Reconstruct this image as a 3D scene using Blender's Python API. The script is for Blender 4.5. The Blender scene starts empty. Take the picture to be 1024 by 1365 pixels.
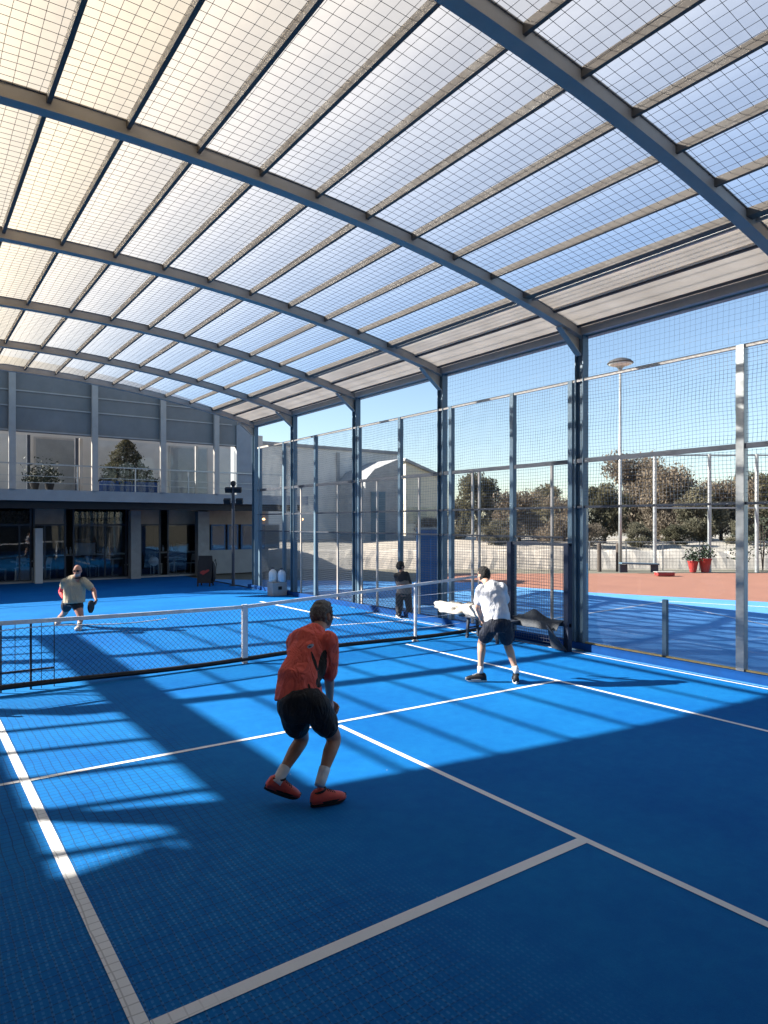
import bpy, bmesh, math, random
import numpy as np
from mathutils import Vector, Matrix, noise as mnoise
random.seed(7); RNG = np.random.default_rng(7)
SC = bpy.context.scene
COL = SC.collection
# ------------------------------------------------------------------ frame
# world axes are the court's: x across the court, y along it.  The camera stands at x = y = 0.
F, HZ, CH = 893.0, 697.0, 2.25
YAW = math.radians(35.7)
RX, RY = math.cos(YAW), -math.sin(YAW)       # camera right
FX, FY = math.sin(YAW), math.cos(YAW)        # camera forward
def cw(X, Z, z=0.0):
    return Vector((X*RX + Z*FX, X*RY + Z*FY, z))
def gp(px, py, z=0.0):                        # a point of height z as measured in the photograph
    Z = F*(CH - z)/(py - HZ)
    return cw((px-512)/F*Z, Z, z)
def J(px, py, Z):
    return cw((px-512)/F*Z, Z, CH-(py-HZ)/F*Z)
def fy(px, a=9.8):                            # y along the plane x = a seen at column px
    r = (px-512)/F
    Z = a/(RX*r+FX)
    return r*Z*RY + Z*FY
def fa(px, b):
    r = (px-512)/F
    Z = b/(FY+RY*r)
    return r*Z*RX + Z*FX

# ------------------------------------------------------------------ materials
def N(nt, t, **kw):
    n = nt.nodes.new(t)
    for k, v in kw.items():
        setattr(n, k, v)
    return n
def math_(nt, op, a, b=None, c=None):
    n = N(nt, 'ShaderNodeMath', operation=op)
    for i, v in enumerate((a, b, c)):
        if v is None: continue
        if hasattr(v, 'is_linked') or hasattr(v, 'links'): nt.links.new(v, n.inputs[i])
        else: n.inputs[i].default_value = v
    return n.outputs[0]
def mixc(nt, fac, a, b):
    n = N(nt, 'ShaderNodeMix', data_type='RGBA')
    for i, v in ((0, fac), (6, a), (7, b)):
        if hasattr(v, 'links'): nt.links.new(v, n.inputs[i])
        elif i == 0: n.inputs[i].default_value = v
        else: n.inputs[i].default_value = (v[0], v[1], v[2], 1)
    return n.outputs[2]
def noise_(nt, vec, scale, detail=4, rough=.55):
    n = N(nt, 'ShaderNodeTexNoise'); n.inputs['Scale'].default_value = scale
    n.inputs['Detail'].default_value = detail; n.inputs['Roughness'].default_value = rough
    nt.links.new(vec, n.inputs['Vector']); return n.outputs['Fac']
def ramp_(nt, v, lo, hi):
    n = N(nt, 'ShaderNodeMapRange', clamp=True)
    nt.links.new(v, n.inputs[0]); n.inputs[1].default_value = lo; n.inputs[2].default_value = hi
    return n.outputs[0]
def newmat(name):
    m = bpy.data.materials.new(name); m.use_nodes = True
    nt = m.node_tree; nt.nodes.clear()
    out = N(nt, 'ShaderNodeOutputMaterial'); return m, nt, out
def mat(name, col, rough=.6, metal=0., var=.25, scale=6., bump=0., bscale=60., spec=.4, col2=None, wear=.0):
    m, nt, out = newmat(name)
    p = N(nt, 'ShaderNodeBsdfPrincipled'); nt.links.new(p.outputs[0], out.inputs[0])
    tc = N(nt, 'ShaderNodeTexCoord').outputs['Object']
    n1 = ramp_(nt, noise_(nt, tc, scale, 6, .6), .3, .7)
    c2 = col2 or tuple(c*(1-var) for c in col)
    base = mixc(nt, n1, c2, col)
    nt.links.new(base, p.inputs['Base Color'])
    r = math_(nt, 'MULTIPLY_ADD', n1, .2, rough-.1)
    nt.links.new(r, p.inputs['Roughness'])
    p.inputs['Metallic'].default_value = metal
    p.inputs['Specular IOR Level'].default_value = spec
    if bump:
        b = N(nt, 'ShaderNodeBump'); b.inputs['Strength'].default_value = bump; b.inputs['Distance'].default_value = .02
        nt.links.new(noise_(nt, tc, bscale, 3), b.inputs['Height']); nt.links.new(b.outputs[0], p.inputs['Normal'])
    return m

M = {}
M['steel'] = mat('painted_steel', (.42,.38,.335), .5, 0, .18, 3, .05, 40)
M['steel_blue'] = mat('blue_grey_steel', (.10,.165,.215), .45, 0, .2, 3)
M['tarp'] = mat('grey_tarpaulin', (.05,.06,.072), .7, 0, .3, 6, .3, 30)
M['steel_dark'] = mat('dark_steel', (.045,.055,.075), .45, 0, .3, 4)
M['galv'] = mat('galvanised_steel', (.42,.43,.42), .4, .5, .25, 8)
M['purlin'] = mat('purlin_steel', (.15,.125,.10), .7, 0, .3, 3)
M['wire'] = mat('fence_wire', (.16,.17,.18), .5, .2, .2, 5)
M['net_cord'] = mat('net_cord', (.03,.04,.055), .8, 0, .2, 5)
M['roofnet'] = mat('roof_net_cord', (.04,.045,.06), .8, 0, .2, 5)
M['white_tape'] = mat('white_tape', (.72,.73,.74), .7, 0, .25, 9, .3, 50)
def eavemat():
    m, nt, out = newmat('eave_sheet')
    tc = N(nt, 'ShaderNodeTexCoord').outputs['Object']
    c = mixc(nt, ramp_(nt, noise_(nt, tc, 1.4, 6, .6), .3, .7), (.72,.66,.58), (.84,.78,.70))
    d = N(nt, 'ShaderNodeBsdfDiffuse'); t = N(nt, 'ShaderNodeBsdfTranslucent'); mx = N(nt, 'ShaderNodeMixShader')
    nt.links.new(c, d.inputs[0]); nt.links.new(c, t.inputs[0]); mx.inputs[0].default_value = .62
    nt.links.new(d.outputs[0], mx.inputs[1]); nt.links.new(t.outputs[0], mx.inputs[2]); nt.links.new(mx.outputs[0], out.inputs[0])
    return m
M['eave'] = eavemat()
M['white_paint'] = mat('white_paint', (.74,.74,.72), .6, 0, .15, 2)
M['concrete'] = mat('concrete', (.36,.36,.35), .85, 0, .3, 3, .3, 30)
M['panel_grey'] = mat('grey_cladding', (.225,.215,.20), .6, 0, .25, 1.5)
M['slab'] = mat('slab_render', (.33,.34,.345), .8, 0, .2, 2)
M['beige_wall'] = mat('beige_render', (.62,.56,.49), .85, 0, .15, 1.5)
M['tan_board'] = mat('tan_board', (.42,.34,.27), .8, 0, .3, 2)
M['black'] = mat('black_paint', (.012,.012,.014), .6, 0, .3, 5)
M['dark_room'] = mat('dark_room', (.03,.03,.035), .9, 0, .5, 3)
M['white_wall'] = mat('white_building_render', (.62,.62,.60), .85, 0, .12, .6)
M['cream_wall'] = mat('cream_render', (.66,.60,.48), .85, 0, .12, .6)
M['roof_sheet'] = mat('grey_roof_sheet', (.25,.26,.28), .5, 0, .2, 2)
M['pale_stone'] = mat('pale_stone', (.48,.43,.36), .95, 0, .35, 2.2, .35, 14, col2=(.40,.35,.29))
M['red'] = mat('red_plastic', (.36,.035,.03), .5, 0, .2, 5)
M['blue_door'] = mat('blue_door_paint', (.02,.12,.30), .45, 0, .25, 3)
M['bark'] = mat('bark', (.12,.095,.075), .9, 0, .4, 9, .6, 30)
M['skin'] = mat('skin', (.42,.235,.16), .5, 0, .14, 14, .1, 120, col2=(.37,.19,.125))
M['skin_pale'] = mat('skin_pale', (.52,.32,.23), .5, 0, .14, 14, .1, 120)
M['skin_red'] = mat('sunburnt_skin', (.46,.22,.15), .5, 0, .2, 14)
M['hair_grey'] = mat('grey_hair', (.26,.25,.235), .7, 0, .6, 60, .9, 140, col2=(.07,.065,.06))
M['hair_black'] = mat('black_hair', (.012,.011,.011), .55, 0, .4, 60, .9, 140)
M['beard'] = mat('grey_beard', (.42,.40,.38), .8, 0, .3, 60, .8, 120)
M['shirt_white'] = mat('white_jersey', (.60,.62,.66), .8, 0, .06, 5, .15, 300)
M['shirt_tan'] = mat('tan_jersey', (.44,.385,.27), .8, 0, .08, 5, .15, 300)
M['shirt_dark'] = mat('dark_jersey', (.025,.025,.028), .8, 0, .2, 5)
M['shirt_grey'] = mat('grey_brown_jersey', (.22,.18,.15), .8, 0, .2, 5)
M['shorts_black'] = mat('black_shorts', (.012,.013,.017), .7, 0, .2, 8, .1, 200)
M['shorts_navy'] = mat('navy_shorts', (.015,.028,.06), .7, 0, .2, 8, .1, 200)
M['sock'] = mat('white_sock', (.75,.76,.78), .85, 0, .1, 30, .4, 200)
M['shoe_red'] = mat('red_shoe', (.75,.10,.07), .5, 0, .2, 20, .2, 90)
M['shoe_black'] = mat('black_shoe', (.015,.015,.018), .6, 0, .2, 20)
M['shoe_grey'] = mat('grey_shoe', (.45,.42,.42), .6, 0, .2, 20)
M['sole_black'] = mat('black_sole', (.015,.015,.016), .8, 0, .2, 20)
M['sole_white'] = mat('white_sole', (.7,.69,.66), .7, 0, .15, 20)
M['red_sleeve'] = mat('red_sleeve', (.58,.05,.06), .7, 0, .15, 8)
M['towel'] = mat('cream_towel', (.66,.62,.54), .95, 0, .25, 9, .6, 120)
M['racket_blue'] = mat('blue_racket', (.02,.16,.42), .4, 0, .2, 8)
M['leaf_dark'] = mat('dark_leaves', (.045,.055,.03), .7, 0, .5, 1.2)
M['leaf_flower'] = mat('potted_leaves', (.035,.06,.03), .6, 0, .5, 6)
M['planter_blue'] = mat('blue_planter', (.02,.07,.22), .5, 0, .3, 5)
M['jug'] = mat('white_jug', (.62,.70,.78), .35, 0, .1, 3)
M['lens'] = mat('lamp_lens', (.75,.75,.72), .3, 0, .1, 3)
M['kerb'] = mat('blue_kerb', (.006,.06,.22), .8, 0, .25, 4, spec=.1)
M['brass'] = mat('yellow_trim', (.5,.38,.16), .5, .3, .2, 4)

def folds(m, strength=.7, scale=7.):
    nt = m.node_tree; p = [n for n in nt.nodes if n.type == 'BSDF_PRINCIPLED'][0]
    tc = N(nt, 'ShaderNodeTexCoord').outputs['Object']
    mp = N(nt, 'ShaderNodeMapping'); mp.inputs['Scale'].default_value = (1.6, 1.6, .55); mp.inputs['Rotation'].default_value = (.35, .5, 0); nt.links.new(tc, mp.inputs[0])
    n = N(nt, 'ShaderNodeTexNoise'); n.inputs['Scale'].default_value = scale; n.inputs['Detail'].default_value = 2.5; n.inputs['Distortion'].default_value = 1.1
    nt.links.new(mp.outputs[0], n.inputs['Vector'])
    r = math_(nt, 'ABSOLUTE', math_(nt, 'SUBTRACT', n.outputs['Fac'], .5))
    b = N(nt, 'ShaderNodeBump'); b.inputs['Strength'].default_value = strength; b.inputs['Distance'].default_value = .09
    nt.links.new(r, b.inputs['Height'])
    if p.inputs['Normal'].is_linked: nt.links.new(p.inputs['Normal'].links[0].from_socket, b.inputs['Normal'])
    nt.links.new(b.outputs[0], p.inputs['Normal']); return m
folds(M['shirt_white'], .4)
for k_ in ('shirt_tan','shirt_grey','shirt_dark','shorts_black'): folds(M[k_])
M['shorts_cloth_navy'] = folds(mat('navy_shorts_cloth', (.009,.014,.028), .75, 0, .2, 8, .1, 200))
M['bulb'], nt_, out_ = newmat('warm_bulb'); em_ = N(nt_, 'ShaderNodeEmission'); em_.inputs[0].default_value = (1,.55,.25,1); em_.inputs[1].default_value = 1.6; nt_.links.new(em_.outputs[0], out_.inputs[0])
M['lamp_bowl'] = mat('lamp_bowl', (.10,.10,.10), .5, .3, .2, 5)
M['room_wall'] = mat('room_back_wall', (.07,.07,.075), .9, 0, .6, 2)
def leafmat(name, c1, c2):
    m, nt, out = newmat(name)
    oi = N(nt, 'ShaderNodeObjectInfo'); geo = N(nt, 'ShaderNodeNewGeometry')
    tc = N(nt, 'ShaderNodeTexCoord').outputs['Object']
    n1 = ramp_(nt, noise_(nt, tc, 1.1, 4), .35, .65)
    f = math_(nt, 'ADD', math_(nt, 'MULTIPLY', geo.outputs['Random Per Island'], .42), math_(nt, 'MULTIPLY', n1, .45))
    base = mixc(nt, f, c1, c2)
    d = N(nt, 'ShaderNodeBsdfDiffuse'); t = N(nt, 'ShaderNodeBsdfTranslucent'); mx = N(nt, 'ShaderNodeMixShader')
    nt.links.new(base, d.inputs[0]); nt.links.new(base, t.inputs[0]); mx.inputs[0].default_value = .3
    nt.links.new(d.outputs[0], mx.inputs[1]); nt.links.new(t.outputs[0], mx.inputs[2]); nt.links.new(mx.outputs[0], out.inputs[0])
    return m
M['leaf_olive'] = leafmat('olive_leaves', (.085,.082,.055), (.24,.215,.15))
M['leaf_brown'] = leafmat('brown_leaves', (.105,.088,.066), (.30,.245,.185))
M['leaf_green'] = leafmat('green_leaves', (.045,.046,.03), (.17,.155,.10))

def sheet(name, tr, refr, trans, ctr, crf, ctl, rough):
    m, nt, out = newmat(name)
    tc = N(nt, 'ShaderNodeTexCoord').outputs['Object']
    mp = N(nt, 'ShaderNodeMapping'); mp.inputs['Scale'].default_value = (1.0, .35, 1); nt.links.new(tc, mp.inputs[0])
    n1 = noise_(nt, mp.outputs[0], 1.3, 7, .65)
    n2 = noise_(nt, tc, 9, 5, .7)
    dirt = math_(nt, 'ADD', math_(nt, 'MULTIPLY', ramp_(nt, n1, .3, .75), .6), math_(nt, 'MULTIPLY', ramp_(nt, n2, .35, .7), .4))
    a = N(nt, 'ShaderNodeBsdfTransparent'); a.inputs[0].default_value = (*ctr, 1)
    r = N(nt, 'ShaderNodeBsdfRefraction'); r.inputs['Roughness'].default_value = rough; r.inputs['IOR'].default_value = 1.08
    nt.links.new(mixc(nt, dirt, tuple(c*.92 for c in crf), crf), r.inputs[0])
    b = N(nt, 'ShaderNodeBump'); b.inputs['Strength'].default_value = .5; b.inputs['Distance'].default_value = .03
    nt.links.new(n2, b.inputs['Height']); nt.links.new(b.outputs[0], r.inputs['Normal'])
    t = N(nt, 'ShaderNodeBsdfTranslucent')
    nt.links.new(mixc(nt, dirt, tuple(c*.86 for c in ctl), ctl), t.inputs[0])
    m1 = N(nt, 'ShaderNodeMixShader'); m1.inputs[0].default_value = refr/(refr+trans)
    nt.links.new(t.outputs[0], m1.inputs[1]); nt.links.new(r.outputs[0], m1.inputs[2])
    m2 = N(nt, 'ShaderNodeMixShader')
    nt.links.new(math_(nt, 'MULTIPLY_ADD', ramp_(nt, n1, .3, .75), -.06, tr+.03), m2.inputs[0])
    nt.links.new(m1.outputs[0], m2.inputs[1]); nt.links.new(a.outputs[0], m2.inputs[2])
    nt.links.new(m2.outputs[0], out.inputs[0])
    return m
M['sheet_clear'] = sheet('clear_roof_sheet', .97, .02, .02, (.98,.98,1), (1,.95,.86), (.95,.87,.70), .55)
def mixt(a, b, t): return tuple(x+(y-x)*t for x, y in zip(a, b))
for k_ in range(9):          # strip tints from cream to blue put the sun glow into the sheet colour
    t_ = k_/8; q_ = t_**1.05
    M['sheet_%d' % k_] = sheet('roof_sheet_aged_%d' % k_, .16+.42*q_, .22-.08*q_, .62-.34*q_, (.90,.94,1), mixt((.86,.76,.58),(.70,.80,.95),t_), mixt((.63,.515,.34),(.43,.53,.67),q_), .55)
M['sheet_solid'] = mat('solid_roof_sheet', (.22,.23,.24), .6, 0, .2, 1)  # opaque sheet added over unseen bays to block light

def glassmat(name, tint=(.9,.95,1), refl=.12, rough=.02, k=1.):
    m, nt, out = newmat(name)
    a = N(nt, 'ShaderNodeBsdfTransparent'); a.inputs[0].default_value = (*tint, 1)
    g = N(nt, 'ShaderNodeBsdfGlossy'); g.inputs['Roughness'].default_value = rough
    fr = N(nt, 'ShaderNodeFresnel'); fr.inputs[0].default_value = 1.5
    tc = N(nt, 'ShaderNodeTexCoord').outputs['Object']
    b = N(nt, 'ShaderNodeBump'); b.inputs['Strength'].default_value = .08; b.inputs['Distance'].default_value = .02
    nt.links.new(noise_(nt, tc, .8, 2), b.inputs['Height']); nt.links.new(b.outputs[0], g.inputs['Normal'])
    f = math_(nt, 'MULTIPLY_ADD', fr.outputs[0], k, refl)
    mx = N(nt, 'ShaderNodeMixShader'); nt.links.new(f, mx.inputs[0])
    nt.links.new(a.outputs[0], mx.inputs[1]); nt.links.new(g.outputs[0], mx.inputs[2]); nt.links.new(mx.outputs[0], out.inputs[0])
    return m
M['glass'] = glassmat('clear_glass', (.93,.96,.99), .0, .02, .45)
M['shop_glass'] = glassmat('shop_glass', (.74,.79,.84), .02, .02, .7)
M['haze_glass'] = glassmat('dusty_glass', (.90,.93,.96), .0, .12, .25)

def grid_mask(nt, x, y, pitch, w):
    def ln(v):
        f = math_(nt, 'FRACT', math_(nt, 'DIVIDE', v, pitch))
        return math_(nt, 'LESS_THAN', f, w)
    return math_(nt, 'MAXIMUM', ln(x), ln(y))
def courtmat(name, c_dark, c_light, weave, white=False):
    m, nt, out = newmat(name)
    p = N(nt, 'ShaderNodeBsdfPrincipled'); nt.links.new(p.outputs[0], out.inputs[0])
    tc = N(nt, 'ShaderNodeTexCoord').outputs['Object']
    sp = N(nt, 'ShaderNodeSeparateXYZ'); nt.links.new(tc, sp.inputs[0])
    x, y = sp.outputs[0], sp.outputs[1]
    big = ramp_(nt, noise_(nt, tc, .55, 5, .6), .3, .7)
    fine = ramp_(nt, noise_(nt, tc, 95, 3, .7), .25, .75)
    mid = ramp_(nt, noise_(nt, tc, 7, 6, .7), .3, .75)
    f = math_(nt, 'ADD', math_(nt, 'MULTIPLY', big, .40), math_(nt, 'ADD', math_(nt, 'MULTIPLY', fine, .3), math_(nt, 'MULTIPLY', mid, .3)))
    base = mixc(nt, f, c_dark, c_light)
    # scuffs: thin worn streaks and pale grit
    mp = N(nt, 'ShaderNodeMapping'); mp.inputs['Scale'].default_value = (5.5, 1.6, 1); mp.inputs['Rotation'].default_value = (0,0,.6); nt.links.new(tc, mp.inputs[0])
    sc = ramp_(nt, noise_(nt, mp.outputs[0], 3.2, 9, .78), .60, .78)
    base = mixc(nt, math_(nt, 'MULTIPLY', sc, .55 if not white else .6), base, (.04,.27,.60) if not white else (.40,.42,.44))
    vo = N(nt, 'ShaderNodeTexVoronoi'); vo.inputs['Scale'].default_value = 3.2; nt.links.new(tc, vo.inputs['Vector'])
    grit = math_(nt, 'LESS_THAN', vo.outputs['Distance'], .018)
    base = mixc(nt, math_(nt, 'MULTIPLY', grit, .7), base, (.5,.55,.6))
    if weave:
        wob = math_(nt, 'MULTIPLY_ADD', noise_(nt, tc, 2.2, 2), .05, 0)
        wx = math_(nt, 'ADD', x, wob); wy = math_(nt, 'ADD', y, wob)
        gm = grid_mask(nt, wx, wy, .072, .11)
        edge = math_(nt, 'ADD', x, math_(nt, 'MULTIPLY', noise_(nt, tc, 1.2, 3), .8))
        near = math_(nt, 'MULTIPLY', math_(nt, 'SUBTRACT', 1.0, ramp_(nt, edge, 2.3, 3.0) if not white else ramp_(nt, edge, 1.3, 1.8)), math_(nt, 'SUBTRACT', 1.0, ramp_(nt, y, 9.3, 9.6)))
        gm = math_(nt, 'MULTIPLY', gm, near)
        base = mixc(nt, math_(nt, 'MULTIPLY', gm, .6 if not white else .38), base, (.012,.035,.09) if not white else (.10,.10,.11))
        # pale stitches of the woven cover
        sx = math_(nt, 'FRACT', math_(nt, 'DIVIDE', wx, .036)); sy = math_(nt, 'FRACT', math_(nt, 'DIVIDE', wy, .036))
        st = math_(nt, 'MULTIPLY', math_(nt, 'LESS_THAN', sx, .34), math_(nt, 'LESS_THAN', sy, .6))
        near2 = math_(nt, 'SUBTRACT', 1.0, ramp_(nt, math_(nt, 'SUBTRACT', edge, math_(nt, 'MULTIPLY', y, .0)), 2.2, 3.4))
        st = math_(nt, 'MULTIPLY', math_(nt, 'MULTIPLY', st, near2), math_(nt, 'SUBTRACT', 1.0, ramp_(nt, y, 4.2, 5.4)))
        if not white: base = mixc(nt, math_(nt, 'MULTIPLY', math_(nt, 'MULTIPLY', st, mid), .75), base, (.08,.28,.56))
    nt.links.new(base, p.inputs['Base Color'])
    p.inputs['Roughness'].default_value = .8; p.inputs['Specular IOR Level'].default_value = .10
    b = N(nt, 'ShaderNodeBump'); b.inputs['Strength'].default_value = .25; b.inputs['Distance'].default_value = .004
    nt.links.new(noise_(nt, tc, 160, 3), b.inputs['Height']); nt.links.new(b.outputs[0], p.inputs['Normal'])
    return m
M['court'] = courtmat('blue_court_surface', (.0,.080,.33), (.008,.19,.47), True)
M['line'] = courtmat('court_line_paint', (.70,.71,.71), (.84,.85,.85), True, True)
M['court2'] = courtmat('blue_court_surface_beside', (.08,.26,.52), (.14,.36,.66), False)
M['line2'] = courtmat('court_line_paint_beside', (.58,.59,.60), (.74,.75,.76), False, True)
M['red_ground'] = mat('terracotta_surface', (.33,.145,.09), .9, 0, .15, .8, .15, 40)
M['field'] = mat('dry_field', (.20,.18,.13), .95, 0, .35, .3, .5, 3)
M['dust'] = mat('pale_dry_ground', (.42,.37,.30), .95, 0, .3, .5, .5, 4)

# ------------------------------------------------------------------ mesh collecting
class MB:
    def __init__(s): s.v = []; s.f = []
    def add(s, vs, fs):
        o = len(s.v); s.v += [tuple(v) for v in vs]; s.f += [tuple(i+o for i in f) for f in fs]; return s
    def box(s, x0, x1, y0, y1, z0, z1):
        return s.add([(x0,y0,z0),(x1,y0,z0),(x1,y1,z0),(x0,y1,z0),(x0,y0,z1),(x1,y0,z1),(x1,y1,z1),(x0,y1,z1)],
                     [(0,3,2,1),(4,5,6,7),(0,1,5,4),(1,2,6,5),(2,3,7,6),(3,0,4,7)])
    def bar(s, p, q, w, h=None, up=(0,0,1), caps=True):
        p = Vector(p); q = Vector(q); h = h or w
        d = (q-p).normalized(); up = Vector(up)
        if abs(d.dot(up)) > .98: up = Vector((0,1,0)) if abs(d.y) < .9 else Vector((1,0,0))
        sd = d.cross(up).normalized(); u = sd.cross(d).normalized()
        c = [sd*(-w/2)+u*(-h/2), sd*(w/2)+u*(-h/2), sd*(w/2)+u*(h/2), sd*(-w/2)+u*(h/2)]
        fs = [(0,1,5,4),(1,2,6,5),(2,3,7,6),(3,0,4,7)]
        if caps: fs += [(0,3,2,1),(4,5,6,7)]
        return s.add([p+k for k in c]+[q+k for k in c], fs)
    def tube(s, pts, r, n=6, caps=True):
        pts = [Vector(p) for p in pts]; k = len(pts)
        rr = r if isinstance(r, (list, tuple)) else [r]*k
        vs = []; fs = []
        ref = None
        for i, p in enumerate(pts):
            d = (pts[min(i+1,k-1)]-pts[max(i-1,0)]).normalized()
            if ref is None:
                ref = Vector((0,0,1)) if abs(d.z) < .9 else Vector((1,0,0))
            sd = d.cross(ref)
            if sd.length < 1e-4: sd = d.cross(Vector((0,1,0)))
            sd.normalize(); u = sd.cross(d).normalized()
            for j in range(n):
                t = 2*math.pi*j/n
                vs.append(p+sd*(math.cos(t)*rr[i])+u*(math.sin(t)*rr[i]))
        for i in range(k-1):
            for j in range(n):
                a = i*n+j; b = i*n+(j+1)%n
                fs.append((a,b,b+n,a+n))
        if caps:
            fs.append(tuple(range(n-1,-1,-1))); fs.append(tuple((k-1)*n+j for j in range(n)))
        return s.add(vs, fs)
    def lathe(s, c, prof, n=16, ax=None):
        c = Vector(c); vs = []; fs = []
        for (r, z) in prof:
            for j in range(n):
                t = 2*math.pi*j/n; vs.append(c+Vector((r*math.cos(t), r*math.sin(t), z)))
        for i in range(len(prof)-1):
            for j in range(n):
                a = i*n+j; b = i*n+(j+1)%n; fs.append((a,b,b+n,a+n))
        fs.append(tuple(range(n-1,-1,-1))); fs.append(tuple((len(prof)-1)*n+j for j in range(n)))
        return s.add(vs, fs)
    def ell(s, c, r, n=14, m=9, rot=None):
        c = Vector(c); vs = []; fs = []
        for i in range(m+1):
            ph = math.pi*i/m
            ph = min(max(ph, .02), math.pi-.02)
            for j in range(n):
                t = 2*math.pi*j/n
                v = Vector((math.sin(ph)*math.cos(t)*r[0], math.sin(ph)*math.sin(t)*r[1], -math.cos(ph)*r[2]))
                if rot is not None: v = rot @ v
                vs.append(c+v)
        for i in range(m):
            for j in range(n):
                a = i*n+j; b = i*n+(j+1)%n; fs.append((a,b,b+n,a+n))
        fs.append(tuple(range(n-1,-1,-1))); fs.append(tuple(m*n+j for j in range(n)))
        return s.add(vs, fs)
    def loft(s, rings, n=16, depth=None):
        """rings: (centre, side radius, depth radius) along a limb or trunk; depth = the body's front-back axis"""
        pts = [Vector(r[0]) for r in rings]; k = len(pts); vs = []; fs = []
        D = Vector(depth) if depth is not None else Vector((FX,FY,0))
        for i, r in enumerate(rings):
            d = (pts[min(i+1,k-1)]-pts[max(i-1,0)]).normalized()
            sd = D.cross(d)
            if sd.length < .15: sd = Vector((RX,RY,0))
            sd.normalize(); u = d.cross(sd).normalized()
            for j in range(n):
                t = 2*math.pi*j/n
                vs.append(pts[i]+sd*(math.cos(t)*r[1])+u*(math.sin(t)*(r[2] if len(r) > 2 else r[1])))
        for i in range(k-1):
            for j in range(n):
                a = i*n+j; b = i*n+(j+1)%n; fs.append((a,b,b+n,a+n))
        fs.append(tuple(range(n-1,-1,-1))); fs.append(tuple((k-1)*n+j for j in range(n)))
        return s.add(vs, fs)
    def mesh(s, name, off=(0,0,0), smooth=False):
        me = bpy.data.meshes.new(name); o = Vector(off)
        me.from_pydata([Vector(v)-o for v in s.v], [], s.f); me.update()
        if smooth: me.polygons.foreach_set('use_smooth', [True]*len(me.polygons))
        return me
    def build(s, name, m, parent=None, off=None, smooth=False, bevel=0):
        off = Vector(off) if off is not None else Vector((0,0,0))
        if parent is not None:
            w = Vector((0,0,0)); q = parent
            while q is not None: w += q.location; q = q.parent
            off = w
        me = s.mesh(name, off, smooth)
        me.materials.append(m)
        o = bpy.data.objects.new(name, me); COL.objects.link(o)
        if parent is not None: o.parent = parent
        else: o.location = off
        if bevel:
            b = o.modifiers.new('edge', 'BEVEL'); b.width = bevel; b.segments = 2; b.limit_method = 'ANGLE'
        return o
def tag(o, label, cat, group=None):
    o['label'] = label; o['category'] = cat
    if group: o['group'] = group
    return o
def struct(o): o['kind'] = 'structure'; return o
def thing(name, label, cat, loc=(0,0,0), group=None):
    o = bpy.data.objects.new(name, None); COL.objects.link(o); o.location = loc; o.empty_display_size = .2
    return tag(o, label, cat, group)
def copy_tree(o, loc=None, rz=None, scale=None, label=None, parent=None):
    c = o.copy(); COL.objects.link(c)
    if parent is not None: c.parent = parent
    if loc is not None: c.location = loc
    if rz is not None: c.rotation_euler = (0,0,rz)
    if scale is not None: c.scale = (scale,)*3 if not isinstance(scale, tuple) else scale
    if label: c['label'] = label
    for ch in list(o.children): copy_tree(ch, parent=c)
    return c
def remesh(o, voxel, smooth=4, wr=0., wscale=5., seed=0.):
    md = o.modifiers.new('r', 'REMESH'); md.mode = 'VOXEL'; md.voxel_size = voxel; md.use_smooth_shade = True
    if smooth:
        sm = o.modifiers.new('s', 'SMOOTH'); sm.iterations = smooth; sm.factor = .5
    dg = bpy.context.evaluated_depsgraph_get()
    me = bpy.data.meshes.new_from_object(o.evaluated_get(dg), depsgraph=dg)
    o.modifiers.clear(); old = o.data; ms = list(old.materials); o.data = me
    if not me.materials:
        for k in ms: me.materials.append(k)
    if wr:
        for v in me.vertices:
            p = v.co
            q = Vector((p.x*wscale+seed, p.y*wscale, p.z*wscale*.75))
            w = 1-abs(mnoise.noise(q))*2.2
            w2 = mnoise.noise(q*2.7)
            v.co = p + v.normal*(wr*(w*.7+w2*.35))
    me.polygons.foreach_set('use_smooth', [True]*len(me.polygons)); me.update()
    return o
# ================================================================== ground
def flat(name, pts, z, m, kind='structure'):
    mb = MB(); mb.add([(p[0],p[1],z) for p in pts], [tuple(range(len(pts)))])
    o = mb.build(name, m); o['kind'] = kind; return o
def quad(X0, X1, Z0, Z1): return [cw(X0,Z0), cw(X1,Z0), cw(X1,Z1), cw(X0,Z1)]
g = MB(); g.add([(-700,-700,-.05),(700,-700,-.05),(700,700,-.05),(-700,700,-.05)], [(0,1,2,3)])
struct(g.build('ground', M['field']))
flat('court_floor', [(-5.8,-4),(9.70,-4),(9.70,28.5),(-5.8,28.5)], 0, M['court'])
# painted lines, 4 mm above the court
L = .002
def line(p, q, w=.06, m='line', z=.004, name='court_line'):
    p = Vector((p[0],p[1],0)); q = Vector((q[0],q[1],0)); d = (q-p).normalized(); s = Vector((-d.y,d.x,0))*(w/2)
    k = max(1, int((q-p).length/1.0))
    flat(name, [p-s, q-s, q+s, p+s], z, M[m])
LX0, LXC, LX1 = .865, 3.93, 7.58
line((LX0,1.0), (LX0,9.85), .075)
line((LXC,.2), (LXC,6.36-.03), .06)
line((LX1,.4), (LX1,9.85), .06)
line((LX0+.04,3.03), (LXC-.03,3.03), .085)
line((-1.5,6.66), (LX0-.04,6.58), .055)
line((LX0+.04,6.56), (LX1-.03,6.30), .055)
line((8.35,13.4), (8.30,17.6), .10)
line((7.62,12.6), (9.5,12.2), .05)
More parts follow.
